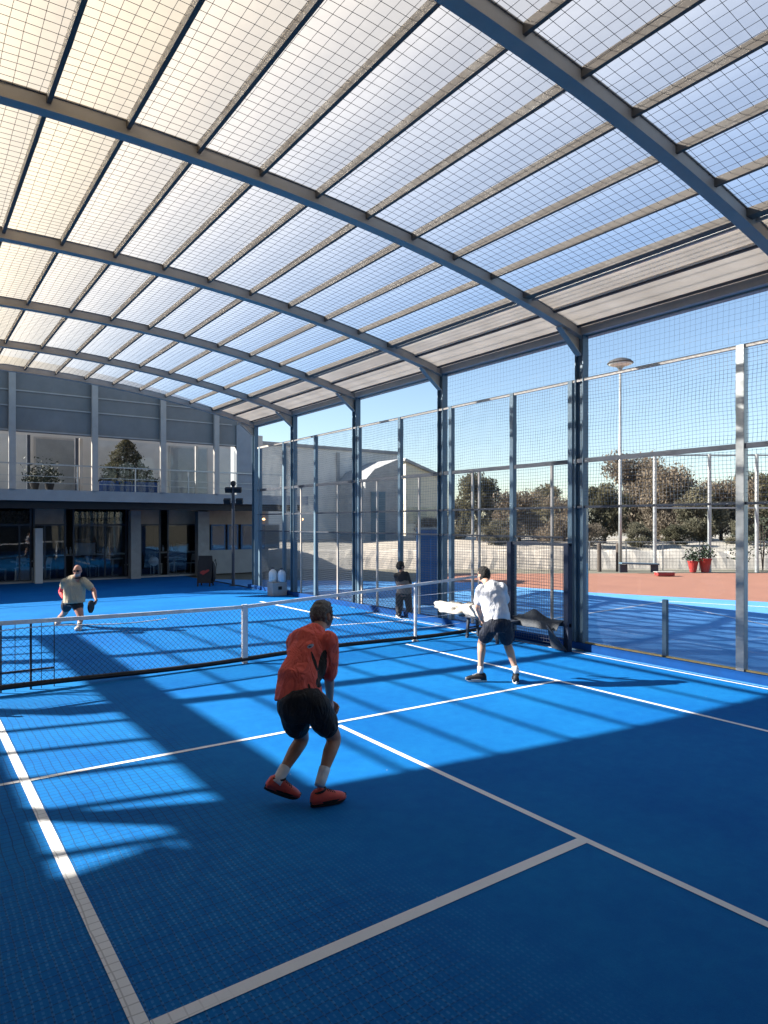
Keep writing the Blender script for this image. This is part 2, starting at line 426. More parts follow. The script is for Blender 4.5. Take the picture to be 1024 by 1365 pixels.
# beside the hall: second court, terracotta walk, kerb strip
nb = [(9.92,-6), (9.92,26), gp(640,776)[:2], gp(690,782)[:2], gp(784,789)[:2], gp(1024,802)[:2], gp(1500,824)[:2], (40,-10)]
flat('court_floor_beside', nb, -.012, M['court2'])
rd = [gp(600,762)[:2], gp(1024,763)[:2], gp(1900,766)[:2], (60,-14), (38,-12)] 
flat('terracotta_walk', [gp(560,764)[:2], gp(560,786)[:2], gp(640,790)[:2], gp(784,795)[:2], gp(1500,832)[:2], gp(2400,832)[:2], gp(2400,766)[:2], gp(1024,763)[:2]], -.03, M['red_ground'])
line(gp(726,826), gp(884,802), .09, 'line2', -.006, 'side_court_line')
line(gp(889,801), gp(1060,811), .09, 'line2', -.006, 'side_court_line')
line(gp(884,803), gp(1150,860), .07, 'line2', -.007, 'side_court_line')
k = MB(); k.box(9.70,9.92,-4,21.6,-.02,.13); struct(k.build('kerb', M['kerb'], bevel=.012))
flat('kerb_line', [(9.58,-3),(9.64,-3),(9.64,14),(9.58,14)], .004, M['court2'])
flat('edge_line', [(9.48,-3),(9.52,-3),(9.52,14),(9.48,14)], .004, M['line'])

# ================================================================== canopy
A0, HALF = 2.0, 7.8
BS = [-3.2, .45, 4.05, 7.62, 11.4, 14.9, 18.4, 21.2]
def za(a): return 6.47 - .0156*(a-A0)**2         # underside of the arches
DEP = .17
can = thing('court_canopy', 'arched steel canopy with translucent sheeting and netting over the blue court', 'canopy', (0,0,0))
aa = [A0-HALF+i*(2*HALF)/32 for i in range(33)]
for b in BS:
    mb = MB()
    def strip(z0, z1, w):
        n = len(mb.v); vs = []; fs = []
        for a in aa:
            for (dy, z) in ((-w,z0),(w,z0),(w,z1),(-w,z1)): vs.append((a,b+dy,za(a)+z))
        for i in range(len(aa)-1):
            for j in range(4):
                p = i*4+j; q = i*4+(j+1)%4; fs.append((p,p+4,q+4,q))
        fs += [(0,1,2,3), tuple(len(vs)-4+t for t in (3,2,1,0))]
        mb.add(vs, fs)
    strip(0,.012,.075); strip(.012,DEP-.012,.058); strip(DEP-.012,DEP,.075)
    mb.build('arch', M['steel'], can)
    for sx in (-1, 1):
        a = A0+sx*HALF
        if b < 12 and sx < 0 and False: continue
        cb = MB(); zt = za(a)+.10
        cb.box(a-.075,a+.075,b-.09,b-.075,.0,zt); cb.box(a-.075,a+.075,b+.075,b+.09,.0,zt); cb.box(a-.011,a+.011,b-.075,b+.075,.0,zt)
        cb.box(a-.13,a+.13,b-.13,b+.13,.0+.001,.018)
        cb.build('column', M['steel_blue'], can)
        gb = MB(); a2 = a-sx*.52
        gb.add([(a-sx*.08,b-.008,za(a)-.30),(a2,b-.008,za(a2)-.001),(a-sx*.08,b-.008,za(a)-.001),
                (a-sx*.08,b+.008,za(a)-.30),(a2,b+.008,za(a2)-.001),(a-sx*.08,b+.008,za(a)-.001)],
               [(0,1,2),(5,4,3),(0,3,4,1),(1,4,5,2),(2,5,3,0)])
        gb.bar((a-sx*.08,b,za(a)-.31),(a2-sx*.1,b,za(a2)-.012),.12,.016)
        gb.build('gusset', M['steel'], can)
PUR = [A0+i*.7875 for i in range(-8,9)]
for i, a in enumerate(PUR):
    w = .15 if abs(a-A0) > 6 else .045
    mb = MB(); zt = za(a)+DEP+.008
    if i < 6: mb.box(a-.015,a+.015,BS[0]-.3,BS[-1]+.1,zt-.05,zt)
    else: mb.box(a-w/2,a+w/2,BS[0]-.3,BS[-1]+.1,zt-.10,zt)
    mb.build('purlin', M['purlin'], can)
# sheeting, one sheet per bay, slightly sagging between the purlins
def sheet_mesh(b0, b1, i0=0, i1=16):
    vs = []; fs = []; P = 10; Q = 9
    cols = []
    for i in range(i0,i1):
        for k in range(P): cols.append((PUR[i]+(PUR[i+1]-PUR[i])*k/P, math.sin(math.pi*k/P)))
    cols.append((PUR[i1], 0))
    for (a, s) in cols:
        for j in range(Q+1):
            y = b0+(b1-b0)*j/Q
            vs.append((a, y, za(a)+DEP+.012+.035*s+.006*mnoise.noise(Vector((a*2.1,y*1.3,0)))))
    for i in range(len(cols)-1):
        for j in range(Q):
            p = i*(Q+1)+j; fs.append((p,p+1,p+Q+2,p+Q+1))
    m = MB(); m.add(vs, fs); return m
for i in range(len(BS)-1):
    q0, q1 = BS[i]-(.3 if i == 0 else 0), BS[i+1]+(.1 if i == len(BS)-2 else 0)
    if i < 1: sheet_mesh(q0, q1).build('roof_sheet', M['sheet_solid'], can, smooth=True)      # unseen near bay, made opaque to cut ambient light
    else:
        k0 = 10 if i == 1 else (6 if i < 4 else 7)
        sheet_mesh(q0, q1, 0, k0).build('roof_sheet', M['sheet_solid' if i < 4 else 'sheet_clear'], can, smooth=True)  # unseen left strips: opaque near bays block light, clear far bays pass sun
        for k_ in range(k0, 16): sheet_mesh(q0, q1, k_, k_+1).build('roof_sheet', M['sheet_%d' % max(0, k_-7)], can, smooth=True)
# opaque eave sheets with a narrow open slit next to the last purlin
for sx in (-1, 1):
    for i in range(len(BS)-1):
        b0, b1 = BS[i]+.01, BS[i+1]-.01
        for (u0, u1, dz, dd) in ((6.57 if sx > 0 else 6.2,6.98,.0,.02),(6.95,7.92 if sx > 0 or i < 4 else 7.55,-.026,.02)):
            mb = MB()
            for kk in range(4):
                ua = u0+(u1-u0)*kk/4; ub = u0+(u1-u0)*(kk+1)/4
                if sx < 0: xa, xb = A0-ub, A0-ua
                else: xa, xb = A0+ua, A0+ub
                mb.add([(xa,b0,za(xa)+DEP+dz),(xb,b0,za(xb)+DEP+dz),(xb,b1,za(xb)+DEP+dz),(xa,b1,za(xa)+DEP+dz),
                        (xa,b0,za(xa)+DEP+dz+dd),(xb,b0,za(xb)+DEP+dz+dd),(xb,b1,za(xb)+DEP+dz+dd),(xa,b1,za(xa)+DEP+dz+dd)],
                       [(0,3,2,1),(4,5,6,7),(0,1,5,4),(1,2,6,5),(2,3,7,6),(3,0,4,7)])
            mb.build('eave_sheet', M['sheet_clear'] if sx < 0 and i >= 4 and u0 < 6.5 else M['eave'], can)
    a = A0+sx*HALF
    mb = MB(); ze = za(a)
    if sx < 0: mb.box(a-.05,a+.05,BS[0]-.3,10.9,ze+.11,ze+.17); mb.box(a-.14,a-.051,BS[0]-.3,10.9,ze-.08,ze+.17)
    else: mb.box(a-.10,a+.02,BS[0]-.3,BS[-1]+.1,ze+.045,ze+.20)
    if sx > 0: mb.box(a+sx*.1-.06,a+sx*.1+.06,BS[0]-.3,BS[-1]+.1,ze+.02,ze+.14)
    mb.build('eave_beam', M['steel'], can)
    for u in ((6.48, 7.0, 7.62) if sx > 0 else (6.98,)):
        aq = A0+sx*u
        mb = MB(); mb.box(aq-.02,aq+.02,BS[0]-.3,BS[-1]+.1,za(aq)+DEP-.055,za(aq)+DEP-.014); mb.build('eave_rail', M['steel_dark'] if u != 6.48 else M['galv'], can)
# netting slung under the purlins
mb = MB()
def zn(a, y): return za(a)+DEP-.016-.008*math.sin(a*2.3)*math.sin(y*1.1)
lo, hi = A0-6.25, A0+6.25
n1 = int((hi-lo)/.125)
ys = [BS[0]+(BS[-1]-BS[0])*j/52 for j in range(53)]
def wire(mb, pts, r):
    vs = []; fs = []
    for i, p in enumerate(pts):
        d = Vector(pts[min(i+1,len(pts)-1)])-Vector(pts[max(i-1,0)])
        s = d.cross(Vector((0,0,1)))
        if s.length < 1e-6: s = Vector((1,0,0))
        s.normalize(); u = s.cross(d).normalized()
        for t in range(3):
            an = 2*math.pi*t/3+.5
            vs.append(Vector(p)+s*(math.cos(an)*r)+u*(math.sin(an)*r))
    for i in range(len(pts)-1):
        for t in range(3):
            p = i*3+t; q = i*3+(t+1)%3; fs.append((p,q,q+3,p+3))
    mb.add(vs, fs)
for i in range(n1+1):
    a = lo+i*.125
    wire(mb, [(a+.008*math.sin(y*3.1+i),y,zn(a,y)) for y in ys if True], .0027)
al = [lo+(hi-lo)*i/40 for i in range(41)]
y = BS[0]; c = 0
while y < BS[-1]:
    if all(abs(y-b) > .06 for b in BS):
        wire(mb, [(a,y+.008*math.sin(a*2.7+c),zn(a,y)) for a in al], .0027)
    y += .125; c += 1
mb.build('roof_netting', M['roofnet'], can)

# unseen left side: wall and slanted struts shaped to cut the near sun patch
sw = thing('side_wall', 'grey clad side wall under the left eave of the canopy', 'wall', (A0-HALF,0,0))
mb = MB(); mb.box(A0-HALF-.22,A0-HALF-.14,-3.2,25,.0,4.98); mb.build('cladding', M['panel_grey'], sw)  # lower part of the unseen sun mask wall
xo, xi = A0-HALF-.22, A0-HALF-.14
mb = MB(); mb.add([(xo,-3.2,4.983),(xo,10.0,4.803),(xo,11.1,5.62),(xo,-3.2,5.62),(xi,-3.2,4.983),(xi,10.0,4.803),(xi,11.1,5.62),(xi,-3.2,5.62)],[(0,1,2,3),(7,6,5,4),(0,4,5,1),(1,5,6,2),(2,6,7,3),(3,7,4,0)]); mb.build('upper_cladding', M['panel_grey'], sw)  # slanted end set to close off the sun patch
ambient_block = thing('rear_wall', 'dark clad end wall of the hall behind the near end of the court', 'wall', (A0,-3.9,0))
mb = MB(); mb.box(A0-HALF-.2,A0+HALF+.1,-4.0,-3.9,-.02,6.8); mb.build('cladding', M['panel_grey'], ambient_block)  # dark wall added out of view to cut ambient light
mb = MB(); mb.box(A0-HALF-.25,A0+HALF+.15,-4.05,-3.85,6.803,6.9); mb.build('coping', M['steel_dark'], ambient_block)
lt = MB()
lt.bar((A0-HALF-.18,9.6,5.03),(A0-HALF-.18,25,5.03),.08)
lt.build('bottom_chord', M['steel'], sw)
yy = 9.9
while yy < 21:
    lt = MB(); lt.bar((A0-HALF-.18,yy,5.07),(A0-HALF+.30,yy+.45,5.80),.08,.08,up=(1,0,0)); lt.build('lattice_strut', M['steel'], sw); yy += .82  # slanted bars added to cast the stripes in the sun patch

# ================================================================== right-hand fence
fx = 9.78
fen = thing('mesh_fence', 'tall steel mesh and glass fence along the right side of the court', 'fence', (fx,0,.13))
FB0, FB1 = 1.0, 20.9
full = [2.9, fy(990), fy(763), fy(685), fy(603), fy(535), fy(480), fy(422), 19.0, 20.75]
for y in full:
    mb = MB(); w = .05 if y != full[1] else .06
    mb.box(fx-w,fx+w,y-w,y+w,.131,4.80)
    mb.build('post', M['galv'] if y == full[1] else M['steel_blue'], fen, bevel=.006)
half = [fy(737), fy(640), 10.4, fy(560), 13.9, 14.6, 15.8, 17.9]
for y in half:
    mb = MB(); mb.box(fx-.022,fx+.022,y-.022,y+.022,.131,3.32); mb.build('slim_post', M['steel'], fen)
mb = MB(); ys_ = fy(888); mb.box(fx-.035,fx+.035,ys_-.035,ys_+.035,.131,1.04); mb.build('short_post', M['steel_blue'], fen)
for (z, w, h, nm, mm) in ((4.78,.05,.05,'top_rail','steel'),(3.35,.05,.075,'middle_rail','steel_dark'),(2.53,.035,.04,'thin_rail','steel_dark')):
    mb = MB(); mb.box(fx-w*.5-.012,fx+w*.5-.012,FB0,FB1,z-h/2,z+h/2); mb.build(nm, M[mm], fen)
mb = MB(); mb.box(fx-.03,fx,8.0,FB1,1.97,2.0); mb.build('low_rail', M['steel_dark'], fen)
mb = MB(); mb.box(fx-.035,fx-.005,FB0,7.5,.135,.16); mb.build('bottom_trim', M['brass'], fen)
def weld(y0, y1, z0, z1, py, pz, r, x, wav=.0):
    mb = MB(); n = int((y1-y0)/py)
    for i in range(n+1):
        yy = y0+i*py
        if wav: wire(mb, [(x+.004*math.sin(zz*3+i*.7), yy+wav*.8*math.sin(zz*7+yy*.9), zz) for zz in np.linspace(z0,z1,12)], r)
        else: wire(mb, [(x,yy,z0),(x,yy,z1)], r)
    for k_ in range(int((z1-z0)/pz)+1):
        zz = z0+k_*pz
        if wav: wire(mb, [(x, yy, min(z1, zz+wav*(math.sin(yy*2.4+zz*.5)+.5*math.sin(yy*5.3+zz)))) for yy in np.linspace(y0,y1,max(6,int((y1-y0)/.12)))], r)
        else: wire(mb, [(x,y0,zz),(x,y1,zz)], r)
    return mb
weld(FB0,FB1,3.40,4.74,.06,.06,.0024,fx+.002,.012).build('upper_mesh', M['wire'], fen)
weld(FB0,FB1,2.56,3.30,.06,.06,.003,fx+.002,.010).build('middle_mesh', M['wire'], fen)
weld(7.8,FB1,.14,2.50,.055,.055,.0036,fx+.002,0).build('lower_mesh', M['wire'], fen)
weld(FB0,11.3,4.84,5.55,.085,.085,.0014,fx+.002,.006).build('eave_netting', M['wire'], fen)
mb = MB(); mb.box(fx+.012,fx+.024,FB0,7.5,.165,2.50); mb.build('glass_panel', M['glass'], fen)
mb = MB(); mb.box(fx+.012,fx+.024,15.0,FB1,.14,2.0); mb.build('glass_panel', M['haze_glass'], fen)

# ================================================================== tennis net
NA0, NAC, NA1, NB = -.35, 4.45, 7.94, 10.02
def ztop(a):
    if a <= NAC: return .93 + .10*((NAC-a)/(NAC-NA0))**1.5*.6
    return .93 + .16*((a-NAC)/(NA1-NAC))
net = thing('tennis_net', 'low black court net with white tape and white centre strap', 'net', (NAC,NB,0))
def fish(a0, a1, p, slant):
    mb = MB(); zb = .10
    n = int((a1-a0+1.2)/p)
    for sgn in (1,-1):
        for i in range(-2, n+2):
            st = a0-.6+i*p
            pts = []
            for t in np.linspace(0,1,14):
                z = zb+(1.1-zb)*t
                a = st+sgn*(t-.5)*1.0*slant
                if a0 <= a <= a1 and z <= ztop(a)-.03:
                    sag = .018*math.sin(a*1.9)*math.sin(math.pi*t)
                    pts.append((a+.006*math.sin(z*9+i), NB+sag+.004*sgn, z))
            if len(pts) > 1: wire(mb, pts, .0025)
    return mb
fish(NA0,NA1,.078,1.0).build('netting', M['net_cord'], net)
mb = MB()
an = np.linspace(NA0,NA1,40)
for i in range(39):
    a, b2 = an[i], an[i+1]
    mb.add([(a,NB-.016,ztop(a)-.055),(b2,NB-.016,ztop(b2)-.055),(b2,NB-.012,ztop(b2)),(a,NB-.012,ztop(a)),
            (a,NB+.016,ztop(a)-.055),(b2,NB+.016,ztop(b2)-.055),(b2,NB+.012,ztop(b2)),(a,NB+.012,ztop(a))],
           [(0,1,2,3),(7,6,5,4),(3,2,6,7),(4,5,1,0)])
mb.build('top_tape', M['white_tape'], net)
mb = MB(); wire(mb, [(a,NB-.02,ztop(a)-.12-.02*math.sin(a*3)) for a in np.linspace(NA0,3.2,20)], .009); mb.build('lacing_cord', M['white_tape'], net)
mb = MB(); mb.tube([(a,NB,.075+.02*math.sin(a*1.3)) for a in np.linspace(NA0,9.68,40)], .038, 7); mb.build('bottom_roll', M['black'], net)
mb = MB(); mb.box(NAC-.045,NAC+.045,NB-.026,NB-.020,.02,ztop(NAC)+.005); mb.box(NAC-.045,NAC+.045,NB+.020,NB+.026,.02,ztop(NAC)+.005); mb.box(NAC-.045,NAC+.045,NB-.026,NB+.026,ztop(NAC)+.005,ztop(NAC)+.012)
mb.build('centre_strap', M['white_tape'], net)
mb = MB(); mb.box(NAC-.03,NAC+.03,NB-.05,NB+.03,.0,.022); mb.build('strap_anchor', M['galv'], net)
for a in (NA0, NA1):
    mb = MB(); mb.tube([(a,NB,0),(a,NB,1.10)], .030, 12); mb.lathe((a,NB,0), [(.07,.0),(.07,.012),(.03,.02)], 14); mb.build('post', M['white_paint'], net, smooth=False)
mb = MB(); mb.bar((NA1+.03,NB,1.07),(9.70,NB,1.16),.022,.05); mb.build('tape_end', M['white_tape'], net)
for z in (.25,.45,.66,.88):
    mb = MB(); wire(mb, [(a,NB,z+.02*math.sin(a*2+z)) for a in np.linspace(NA1,9.70,10)], .005); mb.build('guy_cord', M['white_tape'], net)
# frame of upright sticks behind the left end of the net
sf = thing('stick_frame', 'dark frame of upright sticks and a low bar behind the left end of the net', 'frame', gp(42,921))
for px, w in ((2,.022),(21,.008),(42,.026),(56,.008),(73,.012)):
    p = gp(px, 928-px*.141-2)
    p.y = NB+.12; p.x = p.x
    mb = MB(); mb.bar((p.x,NB+.12,0),(p.x,NB+.12,.90),w); mb.build('upright', M['steel_dark'], sf)
    last = p.x
    if px == 2: first = p.x
mb = MB(); mb.bar((first-.3,NB+.12,.26),(last,NB+.12,.26),.026); mb.build('low_bar', M['steel_dark'], sf)
# ================================================================== two-storey building at the far end
BY = 25.0
bld = thing('clubhouse', 'grey two-storey building with balcony and dark shopfront at the far end of the court', 'building', (4,BY,0))
def bx(name, m, *d, bevel=0, parent=None):
    mb = MB(); mb.box(*d); return mb.build(name, M[m], parent or bld, bevel=bevel)
UL = 1.2      # left end of the upper storey
bx('slab','slab', -7,14.0,BY,31,3.00,3.37)
bx('slab_beam','black', -7,13.8,BY+.35,BY+.75,2.74,2.998)
# cladding screen over the terrace, with ledges
def topz(a): return 7.75-.006*max(0,a-1)**2.35
gs = MB(); ga = [UL+(11.6-UL)*i/12 for i in range(13)]
for a_, b__ in zip(ga[:-1], ga[1:]):
    gs.add([(a_,BY+.10,5.28),(b__,BY+.10,5.28),(b__,BY+.10,topz(b__)),(a_,BY+.10,topz(a_)),(a_,BY+.22,5.28),(b__,BY+.22,5.28),(b__,BY+.22,topz(b__)),(a_,BY+.22,topz(a_))],[(0,1,2,3),(7,6,5,4),(0,4,5,1),(3,2,6,7)])
pb = gs.build('gable_screen', M['panel_grey'], bld)
for z, ae in ((5.30,11.6),(6.10,10.6),(6.62,9.2)): bx('ledge','steel', UL,ae,BY+.05,BY+.098,z,z+.045)
for px in (16,126,217,288):
    a = fa(px,BY); bx('upper_post','steel', a-.10,a+.10,BY-.10,BY+.04,3.372,topz(a)-.05)
a = fa(329,BY); bx('corner_pier','slab', a-.42,a+.42,BY+.02,BY+.62,3.372,topz(a+.42)-.06)
bx('terrace_wall','beige_wall', UL,13.6,28.6,28.9,3.372,6.3)
wp = [(fa(10,28.5),fa(36,28.5)),(fa(108,28.5),fa(128,28.5)),(fa(222,28.5),fa(284,28.5))]
for i,(a0,a1) in enumerate(((fa(48,28.5),fa(99,28.5)),(fa(228,28.5),fa(276,28.5)))):
    f = bx('terrace_door','steel', a0-.06,a1+.06,28.54,28.597,3.373,5.55)
    mb = MB(); mb.box(a0,a1,28.52,28.537,3.45,5.48); mb.build('pane', M['haze_glass'], f)
for px in (38,102,108,262,312):
    a = fa(px,BY+.8); bx('terrace_mullion','steel_dark' if px in (38,102) else 'steel', a-.05,a+.05,BY+.75,BY+.85,3.372,5.27)
# glazed balcony front
for (p0,p1) in ((-30,36),(132,214),(221,285),(291,326)):
    a0, a1 = fa(p0,BY+.3), fa(p1,BY+.3); a0 = max(a0,UL)
    mb = MB(); mb.box(a0,a1,BY+.30,BY+.312,3.40,5.2); mb.build('balcony_glazing', M['glass'], bld)
# railing
rail = MB()
for z,r in ((4.22,.022),(3.82,.010),(3.60,.010)): rail.bar((UL-8,BY-.04,z),(13.4,BY-.04,z),r*2)
rl = rail.build('railing', M['galv'], bld)
aq = UL-8
while aq < 13.4:
    mb = MB(); mb.bar((aq,BY-.04,3.372),(aq,BY-.04,4.20),.035); mb.build('railing_post', M['galv'], rl); aq += 1.95
# ground floor
GY = 28.4
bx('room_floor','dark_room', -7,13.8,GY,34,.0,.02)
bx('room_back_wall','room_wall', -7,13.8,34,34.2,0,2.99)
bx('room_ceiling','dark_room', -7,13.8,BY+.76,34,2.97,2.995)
bx('right_side_wall','concrete', 13.6,13.8,GY,34,.021,2.969)
def bay(p0,p1,mid=(),top='tan_board',glass=True):
    a0,a1 = fa(p0,GY),fa(p1,GY)
    fr = MB()
    fr.box(a0,a0+.06,GY-.03,GY+.05,0,2.96); fr.box(a1-.06,a1,GY-.03,GY+.05,0,2.96)
    fr.box(a0+.06,a1-.06,GY-.03,GY+.05,2.14,2.20); fr.box(a0+.06,a1-.06,GY-.03,GY+.05,.0,.10)
    for q in mid: a = fa(q,GY); fr.box(a-.025,a+.025,GY-.03,GY+.05,.10,2.14)
    w = fr.build('shop_window', M['steel_dark'], bld)
    mb = MB(); mb.box(a0+.06,a1-.06,GY,GY+.012,.10,2.14); mb.build('pane', M['shop_glass'], w)
    mb = MB(); mb.box(a0+.06,a1-.06,GY,GY+.02,2.20,2.95); mb.build('transom', M[top], w)
bay(-380,-262,(-320,),'tan_board'); bay(-258,-150,(-205,),'shop_glass'); bay(-146,-44,(-95,),'tan_board'); bay(-40,42,(26,),'shop_glass'); bay(44,88,(60,),'tan_board'); bay(97,169,(140,),'shop_glass')
bay(171,214,(188,),'tan_board'); bay(223,266,(),'tan_board')
for (p0,p1,m) in ((46,56,'white_wall'),(173,186,'concrete'),(262,277,'concrete')):
    bx('pier',m, fa(p0,GY-.5),fa(p1,GY-.5),GY-.7,GY-.3,0,2.05 if m=='white_wall' else 2.735)
a0 = fa(277,GY)
bx('stall_wall','slab', a0,13.6,GY-.06,GY+.08,0,1.05); bx('fascia','tan_board', a0,13.6,GY-.06,GY+.08,2.18,2.96)
for (p0,p1) in ((281,300),(303,317),(321,343),(347,372)):
    a, b = fa(p0,GY), fa(p1,GY)
    w = bx('window_frame','blue_door', a,b,GY-.05,GY+.06,1.05,2.18)
    mb = MB(); mb.box(a+.06,b-.06,GY-.065,GY-.052,1.12,2.12); mb.build('pane', M['shop_glass'], w)
a = fa(372,GY); bx('rear_wall','concrete', a,13.6,GY-.055,GY+.07,1.055,2.175)
bx('step','concrete', -6.5,fa(277,GY),GY-.32,GY-.035,0,.06)

# lit wall lamps on the fascia to the right
for px,lab in ((352,'small lit warm wall lamp on the tan fascia beside the corner column'),(403,'small lit warm wall lamp under the balcony, right end of the tan fascia')):
    a = fa(px,GY-.2); t = thing('wall_lamp',lab,'lamp',(a,GY-.16,2.40))
    mb = MB(); mb.box(a-.05,a+.05,GY-.10,GY-.062,2.34,2.52); mb.build('bracket',M['black'],t)
    mb = MB(); mb.ell((a,GY-.17,2.42),(.07,.07,.06),12,8); mb.build('bulb',M['bulb'],t,smooth=True)
# things inside the shopfront
def counter(name,lab,a,y,w,m):
    t = thing(name,lab,'counter',(a,y,.02))
    mb = MB(); mb.box(a-w/2,a+w/2,y-.3,y+.3,.021,.90); mb.build('body',M[m],t,bevel=.01)
    mb = MB(); mb.box(a-w/2-.05,a+w/2+.05,y-.36,y+.34,.901,.95); mb.build('top',M['white_paint'],t,bevel=.006)
counter('bar_counter','long dark bar counter with pale top inside the shopfront behind the tan-shirted player',fa(122,30),30.2,2.6,'dark_room')
counter('bar_counter','shorter bar counter with pale top inside the shopfront between the two concrete piers',fa(240,30),30.4,1.7,'dark_room')
def round_table(lab, a, y):
    t = thing('round_table',lab,'table',(a,y,.02))
    mb = MB(); mb.lathe((a,y,0),[(.40,.72),(.42,.73),(.42,.75),(.40,.76)],24); mb.build('top',M['white_paint'],t)
    mb = MB(); mb.lathe((a,y,0),[(.25,.021),(.25,.04),(.04,.06),(.035,.70),(.12,.719)],16); mb.build('pedestal',M['galv'],t)
round_table('white round cafe table inside the shopfront at the far left',fa(30,29.6),29.6)
round_table('white round cafe table inside the shopfront right of the tan-shirted player',fa(150,29.6),29.6)
round_table('white round cafe table inside the glass left of the black display board',fa(232,29.4),29.4)
def globe(lab, px, y, z, r):
    a = fa(px,y); t = thing('paper_lantern',lab,'lantern',(a,y,z))
    mb = MB(); mb.ell((a,y,z),(r,r,r*.95),18,12); mb.build('shade',M['white_paint'],t,smooth=True)
    mb = MB(); mb.bar((a,y,z+r*.9),(a,y,2.96),.012); mb.build('cord',M['black'],t)
globe('round white paper lantern hanging low inside the glass by the concrete pier',205,28.9,.62,.21)
def crate(lab, px, y, z0, w, h):
    a = fa(px,y); t = thing('storage_box',lab,'box',(a,y,z0))
    mb = MB(); mb.box(a-w/2,a+w/2,y-.2,y+.2,z0,z0+h); mb.build('body',M['white_paint'],t,bevel=.02)
    mb = MB(); mb.box(a-w/2-.02,a+w/2+.02,y-.22,y+.22,z0+h+.001,z0+h+.04); mb.build('lid',M['jug'],t,bevel=.01)
crate('white storage box standing on the long bar counter',113,30.2,.951,.75,.42)
crate('white storage box with pale lid on the shorter bar counter',243,30.4,.951,.45,.30)
crate('white storage box on the shopfront floor at the far left',34,29.0,.021,.7,.45)

rb = random.Random(5)
b0 = MB(); b0.lathe((0,0,0),[(.045,0),(.05,.02),(.05,.17),(.02,.22),(.018,.30)],10)
def bottle(x, y, z, m):
    o = b0.build('bottle',M[m]); o.location = (x,y,z)
    tag(o,'small pale or dark bottle standing on a bar counter inside the shopfront','bottle','bottles on the bar counters'); return o
for i in range(14): bottle(fa(122,30)-1.1+.16*i+rb.random()*.05,30.25+rb.random()*.15,.951,'jug' if i % 3 else 'black') if abs(fa(122,30)-1.1+.16*i-fa(113,30.2)) > .5 else None
for i in range(9): bottle(fa(240,30)-.75+.17*i+rb.random()*.05,30.55+rb.random()*.1,.951,'jug' if i % 2 else 'black') if abs(fa(240,30)-.75+.17*i-fa(243,30.4)) > .34 else None
def chair(x, y, rz, src=[]):
    if not src:
        t = thing('cafe_chair','white cafe chair at the round tables inside the shopfront','chair',(0,0,0),'chairs at the cafe tables')
        mb = MB(); mb.box(-.2,.2,-.2,.2,.43,.46); mb.build('seat',M['white_paint'],t,bevel=.01)
        mb = MB(); mb.add([(-.19,.17,.55),(.19,.17,.55),(.18,.24,.84),(-.18,.24,.84),(-.19,.19,.55),(.19,.19,.55),(.18,.26,.84),(-.18,.26,.84)],[(0,1,2,3),(7,6,5,4),(0,4,5,1),(1,5,6,2),(2,6,7,3),(3,7,4,0)]); mb.build('backrest',M['white_paint'],t)
        for sx in (-1,1):
            mb = MB(); mb.bar((sx*.17,-.17,0),(sx*.17,-.17,.43),.03); mb.build('leg',M['galv'],t)
            mb = MB(); mb.bar((sx*.17,.17,0),(sx*.17,.19,.60),.03); mb.build('leg',M['galv'],t)
        src.append(t); t.location = (x,y,.021); t.rotation_euler = (0,0,rz); return t
    return copy_tree(src[0],(x,y,.021),rz)
for px,y in ((30,29.6),(150,29.6),(232,29.4)):
    a = fa(px,y)
    for dx,dy,rz in ((-.75,.1,math.pi/2),(.75,.0,-math.pi/2),(.1,.72,0)): chair(a+dx,y+dy,rz+rb.random()*.4)
def leaves(n, fn, size, seed):
    r = np.random.default_rng(seed); mb_v = []; mb_f = []
    for i in range(n):
        c = Vector(fn(r)); s = size*(.6+.8*r.random())
        ax = Vector(r.normal(size=3)).normalized(); b = ax.orthogonal().normalized(); b = Matrix.Rotation(r.random()*6.28,3,ax) @ b
        c2 = ax.cross(b); k = len(mb_v)
        mb_v += [c-b*s, c+c2*s*.45, c+b*s, c-c2*s*.45]; mb_f.append((k,k+1,k+2,k+3))
    m = MB(); m.add(mb_v, mb_f); return m
for (p0,p1,lab) in ((-8,40,'dark leafy climber behind the top panes at the far left of the shopfront'),(99,167,'dark leafy climber behind the top panes above the wide middle shop window')):
    y = 29.1; x0_, x1_ = fa(p0,y), fa(p1,y); t = thing('climbing_plant',lab,'plant',((x0_+x1_)/2,y,2.2))
    mb = MB(); mb.bar((x0_,y,2.16),(x1_,y,2.16),.22,.16); mb.build('trough',M['steel_dark'],t)  # trough and leaves stand in for foliage reflected in the panes
    leaves(1500,lambda r:(x0_+(x1_-x0_)*r.random(),y+r.normal()*.10,2.15+.78*r.random()**.8),.06,int(p1)).build('foliage',M['leaf_olive'],t)
yc = 26.3; ac = fa(168,yc)
ct = thing('conifer','dark cone-shaped conifer standing on the terrace behind the railing','tree',(ac,yc,3.372))  # built in place of a tree reflected in the terrace glass
def cone(r):
    t = r.random()**1.4; h = 3.65+t*1.75; rad = 1.05*(1-t)**.62*(.35+.65*r.random()**.5)*(1+.12*math.sin(h*13+2)); an = r.random()*6.28; rad *= 1+.35*mnoise.noise(Vector((math.cos(an)*1.5,math.sin(an)*1.5,h*2.2)))+(.25 if r.random() < .06 else 0)
    return (ac+rad*math.cos(an), yc+rad*.6*math.sin(an), h)
mb = MB(); mb.tube([(ac,yc,3.6),(ac,yc,5.1)],[.06,.02]); mb.build('trunk',M['bark'],ct)  # trunk and crown of the reflection stand-in
leaves(5200,cone,.055,3).build('crown',M['leaf_green'],ct)
mb = MB(); mb.box(ac-1.0,ac+1.0,yc-.6,yc-.1,3.374,3.78); mb.build('planter',M['planter_blue'],ct,bevel=.02)  # blue at the foot of the same reflection
